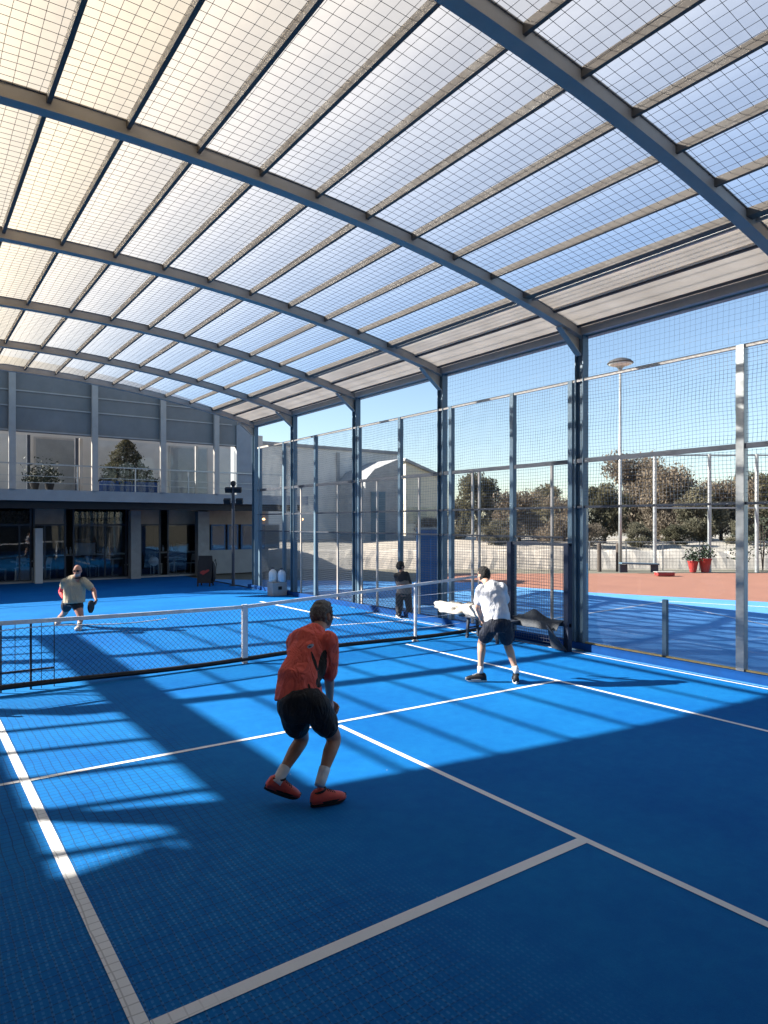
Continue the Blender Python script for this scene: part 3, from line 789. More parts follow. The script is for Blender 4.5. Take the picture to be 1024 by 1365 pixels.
for (px,h,lab) in ((46,.75,'dark leafy pot plant on the left terrace, nearer the grey mullion'),(66,.95,'taller dark pot plant on the left terrace with a branch leaning right')):
    y = 25.7; a = fa(px,y); t = thing('pot_plant',lab,'plant',(a,y,3.372))
    mb = MB(); mb.lathe((a,y,0),[(.11,3.374),(.16,3.62),(.15,3.62)],14); mb.build('pot',M['black'],t)
    leaves(420,lambda r:(a+r.normal()*.17,y+r.normal()*.13,3.66+abs(r.normal())*h*.34),.05,int(px)).build('foliage',M['leaf_dark'],t)

# floodlight mast in front of the building
p = gp(311,781); fm = thing('floodlight_mast','thin dark mast carrying a cluster of black floodlights near the far right corner','mast',p)
mb = MB(); mb.tube([(p.x,p.y,0),(p.x,p.y,3.55)],.055,10); mb.lathe((p.x,p.y,0),[(.14,0),(.14,.02),(.06,.03)],12); mb.build('pole',M['steel_dark'],fm)
rr = Vector((RX,RY,0)); ff = Vector((FX,FY,0))
for (dx,z) in ((-.22,3.02),(.22,3.02),(-.17,3.42),(.17,3.42)):
    c = p+rr*dx+Vector((0,0,z)); mb = MB(); mb.bar(c-ff*.06-Vector((0,0,.03)),c+ff*.08+Vector((0,0,.04)),.24,.17); mb.bar(p+Vector((0,0,z-.08)),c-Vector((0,0,.08)),.03); mb.build('floodlight',M['black'],fm,bevel=.01)
mb = MB(); mb.lathe((p.x,p.y,3.55),[(.05,0),(.09,.06),(.09,.16),(.04,.2)],12); mb.build('camera_dome',M['black'],fm)

# black board with the red emblem
p = gp(274,781); bd = thing('display_board','black A-frame board with a red emblem standing on the blue floor by the far glass','board',p)
mb = MB()
def pl(o, w0, z0, w1, z1, y0, y1, t):
    mb = MB(); q = lambda x,y,z: o+rr*x+ff*y+Vector((0,0,z))
    mb.add([q(-w0,y0,z0),q(w0,y0,z0),q(w1,y1,z1),q(-w1,y1,z1),q(-w0,y0+t,z0),q(w0,y0+t,z0),q(w1,y1+t,z1),q(-w1,y1+t,z1)],
           [(0,1,2,3),(7,6,5,4),(0,4,5,1),(1,5,6,2),(2,6,7,3),(3,7,4,0)]); return mb
pl(p,.25,.12,.24,1.08,-.22,-.03,.025).build('front_panel',M['black'],bd)
pl(p,.25,.12,.24,1.06,.22,.0,.025).build('rear_panel',M['black'],bd)
for sx in (-1,1):
    for sy in (-.25,.25):
        mb = MB(); mb.bar(p+rr*(.21*sx)+ff*sy,p+rr*(.21*sx)+ff*sy*.86+Vector((0,0,.14)),.045); mb.build('leg',M['black'],bd)
emb = []
for i in range(26):
    t = 2*math.pi*i/26; x = 16*math.sin(t)**3; z = 13*math.cos(t)-5*math.cos(2*t)-2*math.cos(3*t)-math.cos(4*t)
    x2 = x*.95+z*.25; z2 = z*.62+x*.18; emb.append((x2*.0105,z2*.0105))
mb = MB(); e = [p+rr*x+ff*(-.235+.0+(.50+z-.12)*.19/.96)+Vector((0,0,.50+z)) for x,z in emb]; e2 = [v+ff*.012 for v in e]; n = len(e)
mb.add(e+e2,[tuple(range(n)),tuple(range(2*n-1,n-1,-1))]+[(i,i+n,(i+1)%n+n,(i+1)%n) for i in range(n)]); mb.build('emblem',M['red'],bd)
q = gp(283,778); bk = thing('sports_bag','black bag leaning behind the black display board','bag',q)
mb = MB(); mb.ell(q+Vector((0,0,.42)),(.14,.16,.42),14,9); mb.build('body',M['black'],bk,smooth=True)
mb = MB(); mb.tube([q+Vector((.05,0,.78)),q+Vector((.12,0,.9)),q+Vector((.16,0,.7)),q+Vector((.13,0,.45))],.015); mb.build('strap',M['black'],bk)

# jugs on their crate by the fence
p = gp(384,793); p.x = min(p.x,9.4)
wc = thing('storage_crate','grey crate on the blue floor under the two white jugs','crate',p)
mb = MB(); mb.box(p.x-.24,p.x+.24,p.y-.2,p.y+.2,.002,.42); mb.build('body',M['slab'],wc,bevel=.02)
mb = MB(); mb.box(p.x-.06,p.x+.06,p.y-.206,p.y-.2005,.2,.3); mb.build('handle_slot',M['black'],wc)
for dx,lab,m,hh in ((-.13,'white plastic jug on the grey crate, left of the bluish one','white_paint',.44),(.14,'pale blue plastic jug on the grey crate, right of the white one','jug',.42)):
    c = p+rr*dx+Vector((0,0,.423)); j = thing('water_jug',lab,'jug',c)
    mb = MB(); mb.lathe(c,[(.10,0),(.125,.02),(.125,hh*.62),(.10,hh*.78),(.045,hh*.86),(.045,hh*.92)],16); mb.build('body',M[m],j,smooth=True)
    mb = MB(); mb.lathe(c,[(.05,hh*.92),(.05,hh),(.03,hh+.01)],14); mb.build('cap',M['steel_dark'],j)

# low gate frame with mesh by the roof column, bench with towels
g0 = gp(681,858); g0.x = min(g0.x,9.2); 
G1 = Vector((9.45,fy(757,9.45),0)); G0 = Vector((9.45,fy(681,9.45),0))
gt = thing('side_gate','low open gate of two dark posts with wire mesh beside the roof column','gate',(G0+G1)/2)
zt = CH-(724-HZ)/F*((G1.x*FX+G1.y*FY))
for g_,z0 in ((G0,.0),(G1,.0)):
    mb = MB(); mb.bar(g_+Vector((0,0,z0)),g_+Vector((0,0,zt)),.11,.11); mb.build('post',M['shorts_navy'],gt,bevel=.008)
mb = MB(); mb.bar(G0+Vector((0,.055,zt-.03)),G1+Vector((0,-.055,zt-.03)),.05); mb.build('top_rail',M['steel_dark'],gt)
mb = MB(); mb.bar(G0+Vector((0,.055,.46)),G1+Vector((0,-.055,.46)),.06); mb.build('low_bar',M['steel_dark'],gt)
mb = weld(G1.y+.06,G0.y-.06,.1,zt-.06,.06,.06,.0022,9.45); mb.build('wire_panel',M['wire'],gt)
bn = thing('side_bench','low dark bench against the fence behind the player in white','bench',(9.1,fy(640,9.1),0))
B0, B1 = Vector((9.15,fy(690,9.15),.0)), Vector((9.15,fy(622,9.15),.0))
mb = MB(); mb.box(8.93,9.33,B0.y+.05,B1.y,.40,.445); mb.build('seat',M['steel_dark'],bn,bevel=.01)
for y in (B0.y+.35,(B0.y+B1.y)/2,B1.y-.2):
    mb = MB(); mb.bar((8.98,y,0),(9.02,y,.40),.045); mb.bar((9.28,y,0),(9.24,y,.40),.045); mb.bar((9.0,y,.2),(9.26,y,.2),.03); mb.build('leg',M['steel_dark'],bn)
def lump(name,lab,cat,c,r,m,seed,amp=.25,sc=4):
    mb = MB(); mb.ell((0,0,0),r,28,18)
    o = mb.build(name,M[m],smooth=True); o.location = c
    for v in o.data.vertices:
        q_ = Vector(v.co)*sc+Vector((seed,0,0)); v.co = v.co*(1+amp*mnoise.noise(q_)+amp*.5*mnoise.noise(q_*2.3)); v.co.z = max(v.co.z,-r[2]*.55)
    tag(o,lab,cat); return o
ty = fy(632,9.1); lump('towel','long cream towel bundle lying on the low bench beside the player in white','towel',(9.08,ty-.15,.445+.09),(.20,.62,.16),'towel',3.1,.35,5)
ty = fy(603,9.0); lump('towel','crumpled cream towel with a frayed end at the far end of the low bench','towel',(9.02,ty+.0,.445+.07),(.21,.42,.125),'towel',8.2,.5,7)
fm_ = MB(); n = 14; vs = []; fs = []
for i in range(n+1):
    t = i/n; y = G1.y+.08+t*(G0.y-G1.y-.3)
    pk = .02+.17*max(0,1-abs(t-.62)/.30)**1.2
    for (dx,z) in ((-.20,.36),(-.12,.47+pk*.3),(-.03,.495+pk),(.04,.495+pk*.6),(.10,.40)):
        vs.append((9.45+dx+.02*mnoise.noise(Vector((t*5,dx*9,0))),y,z+.012*mnoise.noise(Vector((t*7,dx*8,3)))))
for i in range(n):
    for k_ in range(4): a_ = i*5+k_; fs.append((a_,a_+5,a_+6,a_+1))
fm_.add(vs,fs); o = fm_.build('tarpaulin',M['tarp'],off=(9.45,(G0.y+G1.y)/2,.45)); tag(o,'grey tarpaulin with a raised peak draped over the low bar of the side gate','tarpaulin')
so_ = o.modifiers.new('thickness','SOLIDIFY'); so_.thickness = .012
tr = thing('racket_cover','grey triangular racket cover leaning at the foot of the side gate','cover',(9.2,G1.y+.1,0))
mb = MB(); c = Vector((9.17,G1.y+.10,0)); mb.add([c+Vector((-.05,.1,.48)),c+Vector((.12,-.22,.03)),c+Vector((.16,.16,.03)),c+Vector((0,.14,.49)),c+Vector((.17,-.18,.03)),c+Vector((.21,.20,.03))],[(0,1,2),(5,4,3),(0,3,4,1),(1,4,5,2),(2,5,3,0)]); mb.build('body',M['tarp'],tr,bevel=.01)

# blue cabin door beyond the fence
dy = fy(568,10.6)
dr = thing('blue_cabinet','tall blue metal cabinet standing just outside the fence beside a roof column','cabinet',(10.6,dy,0))
d0 = cw((556-512)/F*18.4,18.4); d1 = cw((583-512)/F*18.4,18.4)
ht = CH-(706-HZ)/F*18.4
mb = MB(); dd = (d1-d0).normalized(); nn = Vector((-dd.y,dd.x,0))
mb.bar(d0+nn*.25,d1+nn*.25,.5,.01); 
def prism(q0,q1,n,t,z0,z1):
    return MB().add([q0+Vector((0,0,z0)),q1+Vector((0,0,z0)),q1+n*t+Vector((0,0,z0)),q0+n*t+Vector((0,0,z0)),q0+Vector((0,0,z1)),q1+Vector((0,0,z1)),q1+n*t+Vector((0,0,z1)),q0+n*t+Vector((0,0,z1))],
        [(0,3,2,1),(4,5,6,7),(0,1,5,4),(1,2,6,5),(2,3,7,6),(3,0,4,7)])
prism(d0,d1,nn,.5,0,ht).build('body',M['blue_door'],dr,bevel=.01)
prism(d0+dd*.36-nn*.02,d0+dd*.40-nn*.02,nn,.018,.1,ht-.25).build('handle_bar',M['racket_blue'],dr)
prism(d0-dd*.03-nn*.03,d1+dd*.03-nn*.03,nn,.55,ht+.002,ht+.05).build('top',M['galv'],dr)

# ================================================================== beyond
WB = 45.0
def pxa(px,b): return fa(px,b)
wa1 = fa(530,WB)
wb = thing('white_hall','large pale flat-roofed hall beyond the right-hand fence','building',(20,WB,0))
def zpx(py,a,b): return CH-(py-HZ)/F*(a*FX+b*FY)
wt = zpx(606,wa1,WB)
mb = MB(); mb.box(14.5,wa1,WB,WB+22,-.04,wt); mb.build('wall',M['white_wall'],wb)
mb = MB(); mb.box(14.4,wa1+.1,WB-.1,WB+22.1,wt+.002,wt+.25); mb.build('parapet',M['roof_sheet'],wb)
for px in (380,392,450,476):
    a = fa(px,WB); mb = MB(); mb.box(a-.12,a+.12,WB-.16,WB-.003,-.04,wt-.2); mb.build('pilaster',M['slab'],wb)
a0,a1 = fa(486,WB),fa(500,WB); mb = MB(); mb.box(a0,a1,WB-.05,WB-.002,0,zpx(650,a0,WB)); mb.build('door',M['steel_blue'],wb)
# lower annex in front of it with a sloping top
la = thing('grey_annex','low grey annex with a sloping top in front of the pale hall','building',(26,WB-4,0))
b = WB-4; a0,a1 = fa(487,b),fa(531,b); z0_,z1_ = zpx(640,a0,b),zpx(612,a1,b)
mb = MB(); mb.add([(a0,b,-.04),(a1,b,-.04),(a1,b,z1_),(a0+.8,b,z1_-.9),(a0,b,z0_),(a0,b+3.9,-.04),(a1,b+3.9,-.04),(a1,b+3.9,z1_),(a0+.8,b+3.9,z1_-.9),(a0,b+3.9,z0_)],
    [(0,1,2,3,4),(9,8,7,6,5),(0,5,6,1),(1,6,7,2),(2,7,8,3),(3,8,9,4),(4,9,5,0)]); mb.build('wall',M['slab'],la)
mb = MB(); mb.box(a0+.5,a0+1.8,b-.05,b-.002,0,zpx(655,a0,b)); mb.build('door',M['steel_blue'],la)
cb = thing('cream_house','cream building with a grey sloping roof between the fence posts','building',(40,60,0))
b = 58.; a0,a1 = fa(541,b),fa(588,b); zt_ = zpx(616,a0,b); zt2 = zpx(637,a1,b)
mb = MB(); mb.add([(a0,b,-.04),(a1,b,-.04),(a1,b,zt2),(a0,b,zt_),(a0,b+12,-.04),(a1,b+12,-.04),(a1,b+12,zt2),(a0,b+12,zt_)],
    [(0,1,2,3),(7,6,5,4),(0,4,5,1),(1,5,6,2),(2,6,7,3),(3,7,4,0)]); mb.build('wall',M['cream_wall'],cb)
mb = MB(); u = Vector((a1-a0,0,zt2-zt_)).normalized(); q0 = Vector((a0,b+6,zt_+.15))-u*.4; q1 = Vector((a1,b+6,zt2+.15))+u*.5
mb.bar(q0,q1,12.8,.28); mb.build('roof',M['roof_sheet'],cb)
for px in (552,560,572):
    a = fa(px,b); mb = MB(); mb.box(a-.9,a+.9,b-.04,b-.002,2.2,4.0); w = mb.build('window',M['shop_glass'],cb)

# pale wall, railing and far fence
mb = MB(); wl = thing('stone_wall','low pale rubble wall beyond the terracotta walk','wall',cw(8,33.2))
W0,W1 = cw(-6,33.4),cw(26,33.0); wd = (W1-W0).normalized(); wn = Vector((-wd.y,wd.x,0))
n = 120; vs=[]; fs=[]
for i in range(n+1):
    q = W0+(W1-W0)*i/n; h = .80+.14*mnoise.noise(Vector((i*.21,0,0)))+.06*mnoise.noise(Vector((i*1.3,4,0)))
    for (t,z) in ((-.05,-.05),(.45,h*.6),(.95,h),(1.5,h+.05),(1.6,-.05)):
        vs.append(q+wn*(t+.05*mnoise.noise(Vector((i*.8,z*3,t))))+Vector((0,0,z)))
for i in range(n):
    for k_ in range(4):
        a_ = i*5+k_; fs.append((a_,a_+5,a_+6,a_+1))
fs += [(0,1,2,3,4),tuple(n*5+t for t in (4,3,2,1,0))]
mb.add(vs,fs); mb.build('rubble',M['pale_stone'],wl)
bk_ = MB(); vs=[]; fs=[]
for i in range(41):
    for j in range(13):
        X = -14+54*i/40; Z = 33.7+34*j/12; vs.append(cw(X,Z,-.05+min(1,j/2.)*1.0+.25*mnoise.noise(Vector((X*.3,Z*.3,0)))))
for i in range(40):
    for j in range(12): a_ = i*13+j; fs.append((a_,a_+13,a_+14,a_+1))
bk_.add(vs,fs); struct(bk_.build('terrain',M['dust'],smooth=True))
def fence_run(name,lab,q0,q1,h,n,m,pitch,pr,rails,off=0.,wr=.004):
    t = thing(name,lab,'fence',(q0+q1)/2)
    for i in range(n+1):
        q = q0+(q1-q0)*i/n; mb = MB(); mb.tube([q+Vector((0,0,-.06)),q+Vector((0,0,h))],pr,8); mb.build('post',M[m],t)
    for z in rails:
        mb = MB(); mb.bar(q0+Vector((0,0,z)),q1+Vector((0,0,z)),.035); mb.build('rail',M[m],t)
    if pitch:
        mb = MB(); k_ = int((q1-q0).length/pitch)
        for i in range(k_+1):
            q = q0+(q1-q0)*i/k_; wire(mb,[q+Vector((0,0,.05)),q+Vector((0,0,h-.02))],wr)
        z = .05
        while z < h: wire(mb,[q0+Vector((0,0,z)),q1+Vector((0,0,z))],wr); z += pitch
        mb.build('wire_panel',M['wire'],t)
    return t
def at(px,Z): return cw((px-512)/F*Z,Z)
fence_run('wire_fence','waist-high wire fence with pale posts in front of the stone wall',at(640,32.6),at(1180,32.2),1.35,11,'galv',.16,.03,(1.33,),wr=.006)
tf = thing('tall_fence','tall fence of silver posts on the far side of the terracotta walk','fence',at(900,31.2))
for px in (873,946,1009,1075):
    q = at(px,31.2); mb = MB(); mb.tube([q-Vector((0,0,.05)),q+Vector((0,0,5.45))],.085,10); mb.build('post',M['galv'],tf)
for z in (5.4,2.95):
    mb = MB(); mb.bar(at(873,31.2)+Vector((0,0,z)),at(1075,31.2)+Vector((0,0,z)),.07); mb.build('rail',M['galv'],tf)
# brown posts
for px,lab in ((799,'short brown timber post beside the terracotta walk, nearer the roof column'),(824,'short brown timber post beside the lamp post')):
    q = at(px,31.6); o = MB().tube([q-Vector((0,0,.04)),q+Vector((0,0,1.25)),q+Vector((0,0,1.30))],[.10,.095,.07],10).build('timber_post',M['bark'],off=q); tag(o,lab,'post')
# lamp
q = at(827,31.4); lp = thing('street_lamp','tall street lamp with a wide lens-shaped head above the fence','lamp',q)
hl = CH-(487-HZ)/F*31.4
mb = MB(); mb.tube([q-Vector((0,0,.05)),q+Vector((0,0,3)),q+Vector((0,0,hl-.25))],[.085,.075,.055],12); mb.build('pole',M['galv'],lp,smooth=True)
mb = MB(); mb.lathe(q+Vector((0,0,hl)),[(.08,-.25),(.12,-.12),(.22,-.05)],18); mb.build('neck',M['galv'],lp)
mb = MB(); mb.lathe(q+Vector((0,0,hl)),[(.56,.06),(.60,.10),(.48,.22),(.22,.32),(.05,.34)],24); mb.build('lamp_shade',M['lamp_bowl'],lp)
mb = MB(); mb.lathe(q+Vector((0,0,hl)),[(.22,-.05),(.40,.0),(.55,.058)],24); mb.build('lens',M['lens'],lp,smooth=True)
# bench and red block, pots
q = at(852,30.4); bb = thing('park_bench','low blue-grey backless bench on the terracotta walk below the silver post','bench',q)
mb = MB(); mb.bar(q-rr*.85+Vector((0,0,.42)),q+rr*.85+Vector((0,0,.38)),.42,.07,); mb.build('seat',M['steel_blue'],bb,bevel=.01)
for s in (-.7,.7):
    mb = MB(); mb.bar(q+rr*s,q+rr*s+Vector((0,0,.36)),.34,.06,up=(FX,FY,0)); mb.build('leg',M['steel_dark'],bb)
q = at(886,28.6); o = thing('step_block','dark red low block at the end of the blue-grey bench','block',q)
mb = MB(); mb.bar(q-rr*.36+Vector((0,0,.07)),q+rr*.36+Vector((0,0,.07)),.4,.14); mb.build('body',M['red'],o,bevel=.02)
mb = MB(); mb.bar(q-rr*.40+Vector((0,0,.155)),q+rr*.40+Vector((0,0,.155)),.44,.03); mb.build('cover',M['steel'],o,bevel=.01)
for i,(px,s,lab) in enumerate(((924,.9,'red flower pot with dark plant on the terracotta walk, left of the larger one'),(940,1.1,'larger red flower pot with dark plant, right of the pair by the silver post'))):
    q = at(px,30.8); t = thing('flower_pot',lab,'pot',q,'red pots by the fence')
    mb = MB(); mb.lathe(q,[(.15*s,-.02),(.25*s,.48*s),(.27*s,.50*s),(.27*s,.56*s),(.22*s,.56*s)],18); mb.build('pot',M['red'],t)
    leaves(260,lambda r:(q.x+r.normal()*.17*s,q.y+r.normal()*.17*s,.6*s+abs(r.normal())*.26*s),.07,i+20).build('plant',M['leaf_flower'],t)
for i,(px,h,lab) in enumerate(((988,1.7,'young sapling by the far right fence post, left of the taller one'),(1017,2.6,'tall dark sapling at the right edge behind the fence'))):
    q = at(px,31.9); t = thing('sapling',lab,'plant',q)
    mb = MB(); 
    for k_ in range(4): mb.tube([q,q+Vector((.1*math.sin(k_*2),.1*math.cos(k_*2),h*.5)),q+Vector((.3*math.sin(k_*2.2),.2*math.cos(k_*2),h*(.8+.05*k_)))],[.03,.02,.008],5)
    mb.build('stem',M['bark'],t)
    leaves(300,lambda r:(q.x+r.normal()*.28,q.y+r.normal()*.28,h*(.25+.75*r.random())),.07,i+40).build('foliage',M['leaf_dark'],t)

# ------------------------------------------------------------------ trees
def tree_proto(name, h, rad, seed, lm, n=10500, low=.04, leaf=.115):
    r = np.random.default_rng(seed)
    t = thing(name,'x','tree')
    cl = []
    for i in range(22):
        u = r.random(); z = h*(low+.16+(.92-low-.16)*u); rr_ = rad*math.sqrt(max(.05,1-((u-.42)/.66)**2))*math.sqrt(r.random())*.85
        an = r.random()*6.28; cl.append((Vector((rr_*math.cos(an),rr_*math.sin(an),z)), rad*(.26+.26*r.random())))
    def fn(rg):
        c, s = cl[rg.integers(len(cl))]
        d = Vector(rg.normal(size=3)).normalized()*s*(rg.random()**.38); d.z *= .75
        return c+d+Vector(rg.normal(size=3))*.09
    mb = MB(); mb.tube([(0,0,-.1),(.04,.03,h*.25),(.0,.1,h*.6)],[h*.035,h*.026,h*.010],8)
    for c, s in cl[:12]:
        b0 = Vector((.03,.03,h*(.14+.25*r.random()))); mb.tube([b0,(b0+c)/2+Vector((0,0,.05*h)),c],[h*.013,h*.009,h*.004],5)
    mb.build('trunk',M['bark'],t)
    leaves(n,fn,leaf,seed+1).build('crown',M[lm],t)
    return t
protos = [tree_proto('olive_tree',5.0,2.3,11,'leaf_olive'),tree_proto('olive_tree',5.0,2.6,12,'leaf_brown'),tree_proto('olive_tree',5.0,2.0,13,'leaf_green')]
used = [False]*3
def plant(px, ztop_px, Z, k, lab, wide=1.):
    q = at(px,Z); base = .7; h = CH-(ztop_px-HZ)/F*Z-base; s = h/5.0
    q.z = base
    sc = (s*wide,s*wide,s)
    if not used[k]:
        o = protos[k]; used[k] = True; o.location = q; o.scale = sc; o.rotation_euler = (0,0,px*.7); o['label'] = lab
    else: o = copy_tree(protos[k],q,px*.7,sc,lab)
    o['group'] = 'trees beyond the fence'
plant(637,630,47,2,'big dark round tree just right of the cream building',.80)
plant(612,668,50,0,'small olive tree in front of the cream building',.9)
plant(693,655,46,1,'low brown bushy tree between the dark round tree and the gate post',1.)
plant(722,648,52,0,'olive tree behind the low gate, left of the roof column',1.)
plant(752,662,44,1,'brown bush directly behind the near roof column',1.)
plant(806,645,44,2,'dark tree right of the roof column and left of the lamp post',.9)
plant(842,604,50,1,'tallest brown tree right behind the lamp post',.72)
plant(868,622,54,0,'olive tree behind the first silver post',.8)
plant(898,622,46,1,'reddish-brown tree between the first and second silver posts',.72)
plant(930,652,44,0,'lower olive tree left of the second silver post',1.)
plant(962,640,50,1,'brown tree behind the second silver post',.9)
plant(992,630,56,0,'tall olive tree left of the third silver post',.8)
plant(1022,640,46,1,'brown tree at the right edge behind the third silver post',.9)
plant(1062,612,44,2,'dark tree cut by the right edge of the view',.9)
plant(575,690,52,1,'low brown bush under the cream building wall',1.3)
plant(660,694,40,0,'low olive bush in front of the big dark round tree',1.2)
plant(780,697,39,1,'low brown bush behind the stone wall near the roof column',1.3)
plant(850,697,39,0,'low olive bush behind the stone wall by the lamp post',1.3)
plant(900,700,39.5,2,'low dark bush behind the stone wall between silver posts',1.3)
plant(985,695,40,0,'low olive bush behind the stone wall by the saplings',1.2)
# ================================================================== people
UP = Vector((0,0,1))
def lerp(a,b,t): return a+(b-a)*t
def limb(mb, pts, rad, flat_=1.0, sub=5, depth=None):
    """tapered limb through the joints pts with the radii rad, rounded at the joints"""
    P = []; R = []
    k = len(pts)
    for i in range(k-1):
        p0 = pts[max(i-1,0)]; p1 = pts[i]; p2 = pts[i+1]; p3 = pts[min(i+2,k-1)]
        for j in range(sub):
            t = j/sub
            c = 0.5*((2*p1)+(p2-p0)*t+(2*p0-5*p1+4*p2-p3)*t*t+(3*p1-p0-3*p2+p3)*t**3)
            P.append(lerp(lerp(p1,p2,t),c,.6)); R.append(lerp(rad[i],rad[i+1],t))
    P.append(pts[-1]); R.append(rad[-1])
    mb.loft([(p,r,r*flat_) for p,r in zip(P,R)], 14, depth)
    mb.ell(pts[0],(rad[0]*.97,)*3,12,8); mb.ell(pts[-1],(rad[-1]*.97,)*3,12,8)
def hand(mb, wrist, d, pn, s=1., curl=.5, thumb=1):
    d = Vector(d).normalized(); pn = Vector(pn); pn = (pn-d*pn.dot(d)).normalized(); sd = d.cross(pn).normalized()*thumb
    mb.loft([(wrist-d*.01,.026*s,.02*s),(wrist+d*.03*s,.036*s,.017*s),(wrist+d*.07*s,.041*s,.015*s),(wrist+d*.088*s,.040*s,.012*s)],14,pn)
    for i,(o,ln) in enumerate(((.031,.072),(.0105,.082),(-.0105,.076),(-.031,.060))):
        p = wrist+d*.082*s+sd*o*s; dirv = d+sd*o*1.6
        pts = [p-d*.012]; a = 0
        for j,f in enumerate((.45,.32,.23)):
            a += curl*(.7+.12*i)*(1.0 if j else .75)
            v = (dirv.normalized()*math.cos(a)+pn*math.sin(a)); pts.append(pts[-1]+v*ln*f*s+(d*.012 if j == 0 else Vector((0,0,0))))
        mb.tube(pts,[.0098*s,.0092*s,.0084*s,.0072*s],8); mb.ell(pts[-1],(.0072*s,)*3,8,6)
    p = wrist+d*.022*s+sd*.026*s
    v1 = (d*.55+sd*.75+pn*.35).normalized(); v2 = (d*.9+sd*.15+pn*.5).normalized()
    pts = [p,p+v1*.032*s,p+v1*.032*s+v2*.028*s,p+v1*.032*s+v2*.05*s]
    mb.tube(pts,[.0135*s,.0115*s,.0098*s,.0078*s],8); mb.ell(pts[-1],(.0078*s,)*3,8,6)
def headframe(f, tilt_u):
    f = Vector(f).normalized(); u = (Vector(tilt_u)-f*Vector(tilt_u).dot(f)).normalized(); r = f.cross(u).normalized()
    return f,u,r
def rotm(f,u,r): return Matrix((r,f,u)).transposed()
def head(mb, c, f, u, r, s=1.):
    R = rotm(f,u,r)
    mb.ell(c-f*.008*s+u*.012*s,(.074*s,.094*s,.100*s),18,14,R)
    mb.ell(c+f*.030*s-u*.050*s,(.056*s,.058*s,.062*s),14,10,R)
    mb.ell(c+f*.052*s-u*.088*s,(.032*s,.026*s,.022*s),12,8,R)
    mb.ell(c+f*.074*s+u*.030*s,(.048*s,.016*s,.012*s),12,8,R)
    mb.ell(c+f*.096*s-u*.020*s,(.013*s,.017*s,.020*s),10,8,R); mb.ell(c+f*.088*s+u*.004*s,(.009*s,.012*s,.025*s),10,8,R)
    mb.ell(c+f*.080*s-u*.058*s,(.024*s,.010*s,.007*s),10,6,R); mb.ell(c+f*.078*s-u*.069*s,(.020*s,.010*s,.007*s),10,6,R)
    for sg in (-1,1):
        mb.ell(c+r*.075*sg*s-f*.008*s-u*.010*s,(.011*s,.021*s,.032*s),10,8,R)
        mb.ell(c+r*.045*sg*s+f*.056*s-u*.025*s,(.020*s,.018*s,.018*s),10,8,R)
def eyes(par, c, f, u, r, s=1.):
    for sg in (-1,1):
        mb = MB(); mb.ell(c+r*.031*sg*s+f*.082*s+u*.004*s,(.011*s,.008*s,.007*s),10,8,rotm(f,u,r)); mb.build('eye',M['black'],par,smooth=True)
def hair(par, c, f, u, r, m, s=1., front=.035, low=-.05, seed=1, thick=.014, vox=.006):
    rg = np.random.default_rng(seed); mb = MB(); R = rotm(f,u,r)
    for i in range(620):
        d = Vector(rg.normal(size=3)).normalized()
        x,y,z = d.dot(r),d.dot(f),d.dot(u)
        if z < low/.1+ (0.0 if y < -.1 else .45*(y+.1)) : continue
        if y > front/.094 and z < .55+.35*(y-.3): continue
        if abs(x) > .86 and -.35 < y < .25 and z < .05: continue
        p = c-f*.008*s+u*.012*s + r*(x*.076*s)+f*(y*.096*s)+u*(z*.104*s)
        q = (.016+.007*rg.random())*s
        mb.ell(p,(q,q,q*.62),8,6,Matrix.Rotation(rg.random()*3,3,'Z') @ Matrix.Rotation(rg.random(),3,'X'))
    o = mb.build('hair',M[m],par,smooth=True); remesh(o,vox*s,1,.003,40,seed); return o
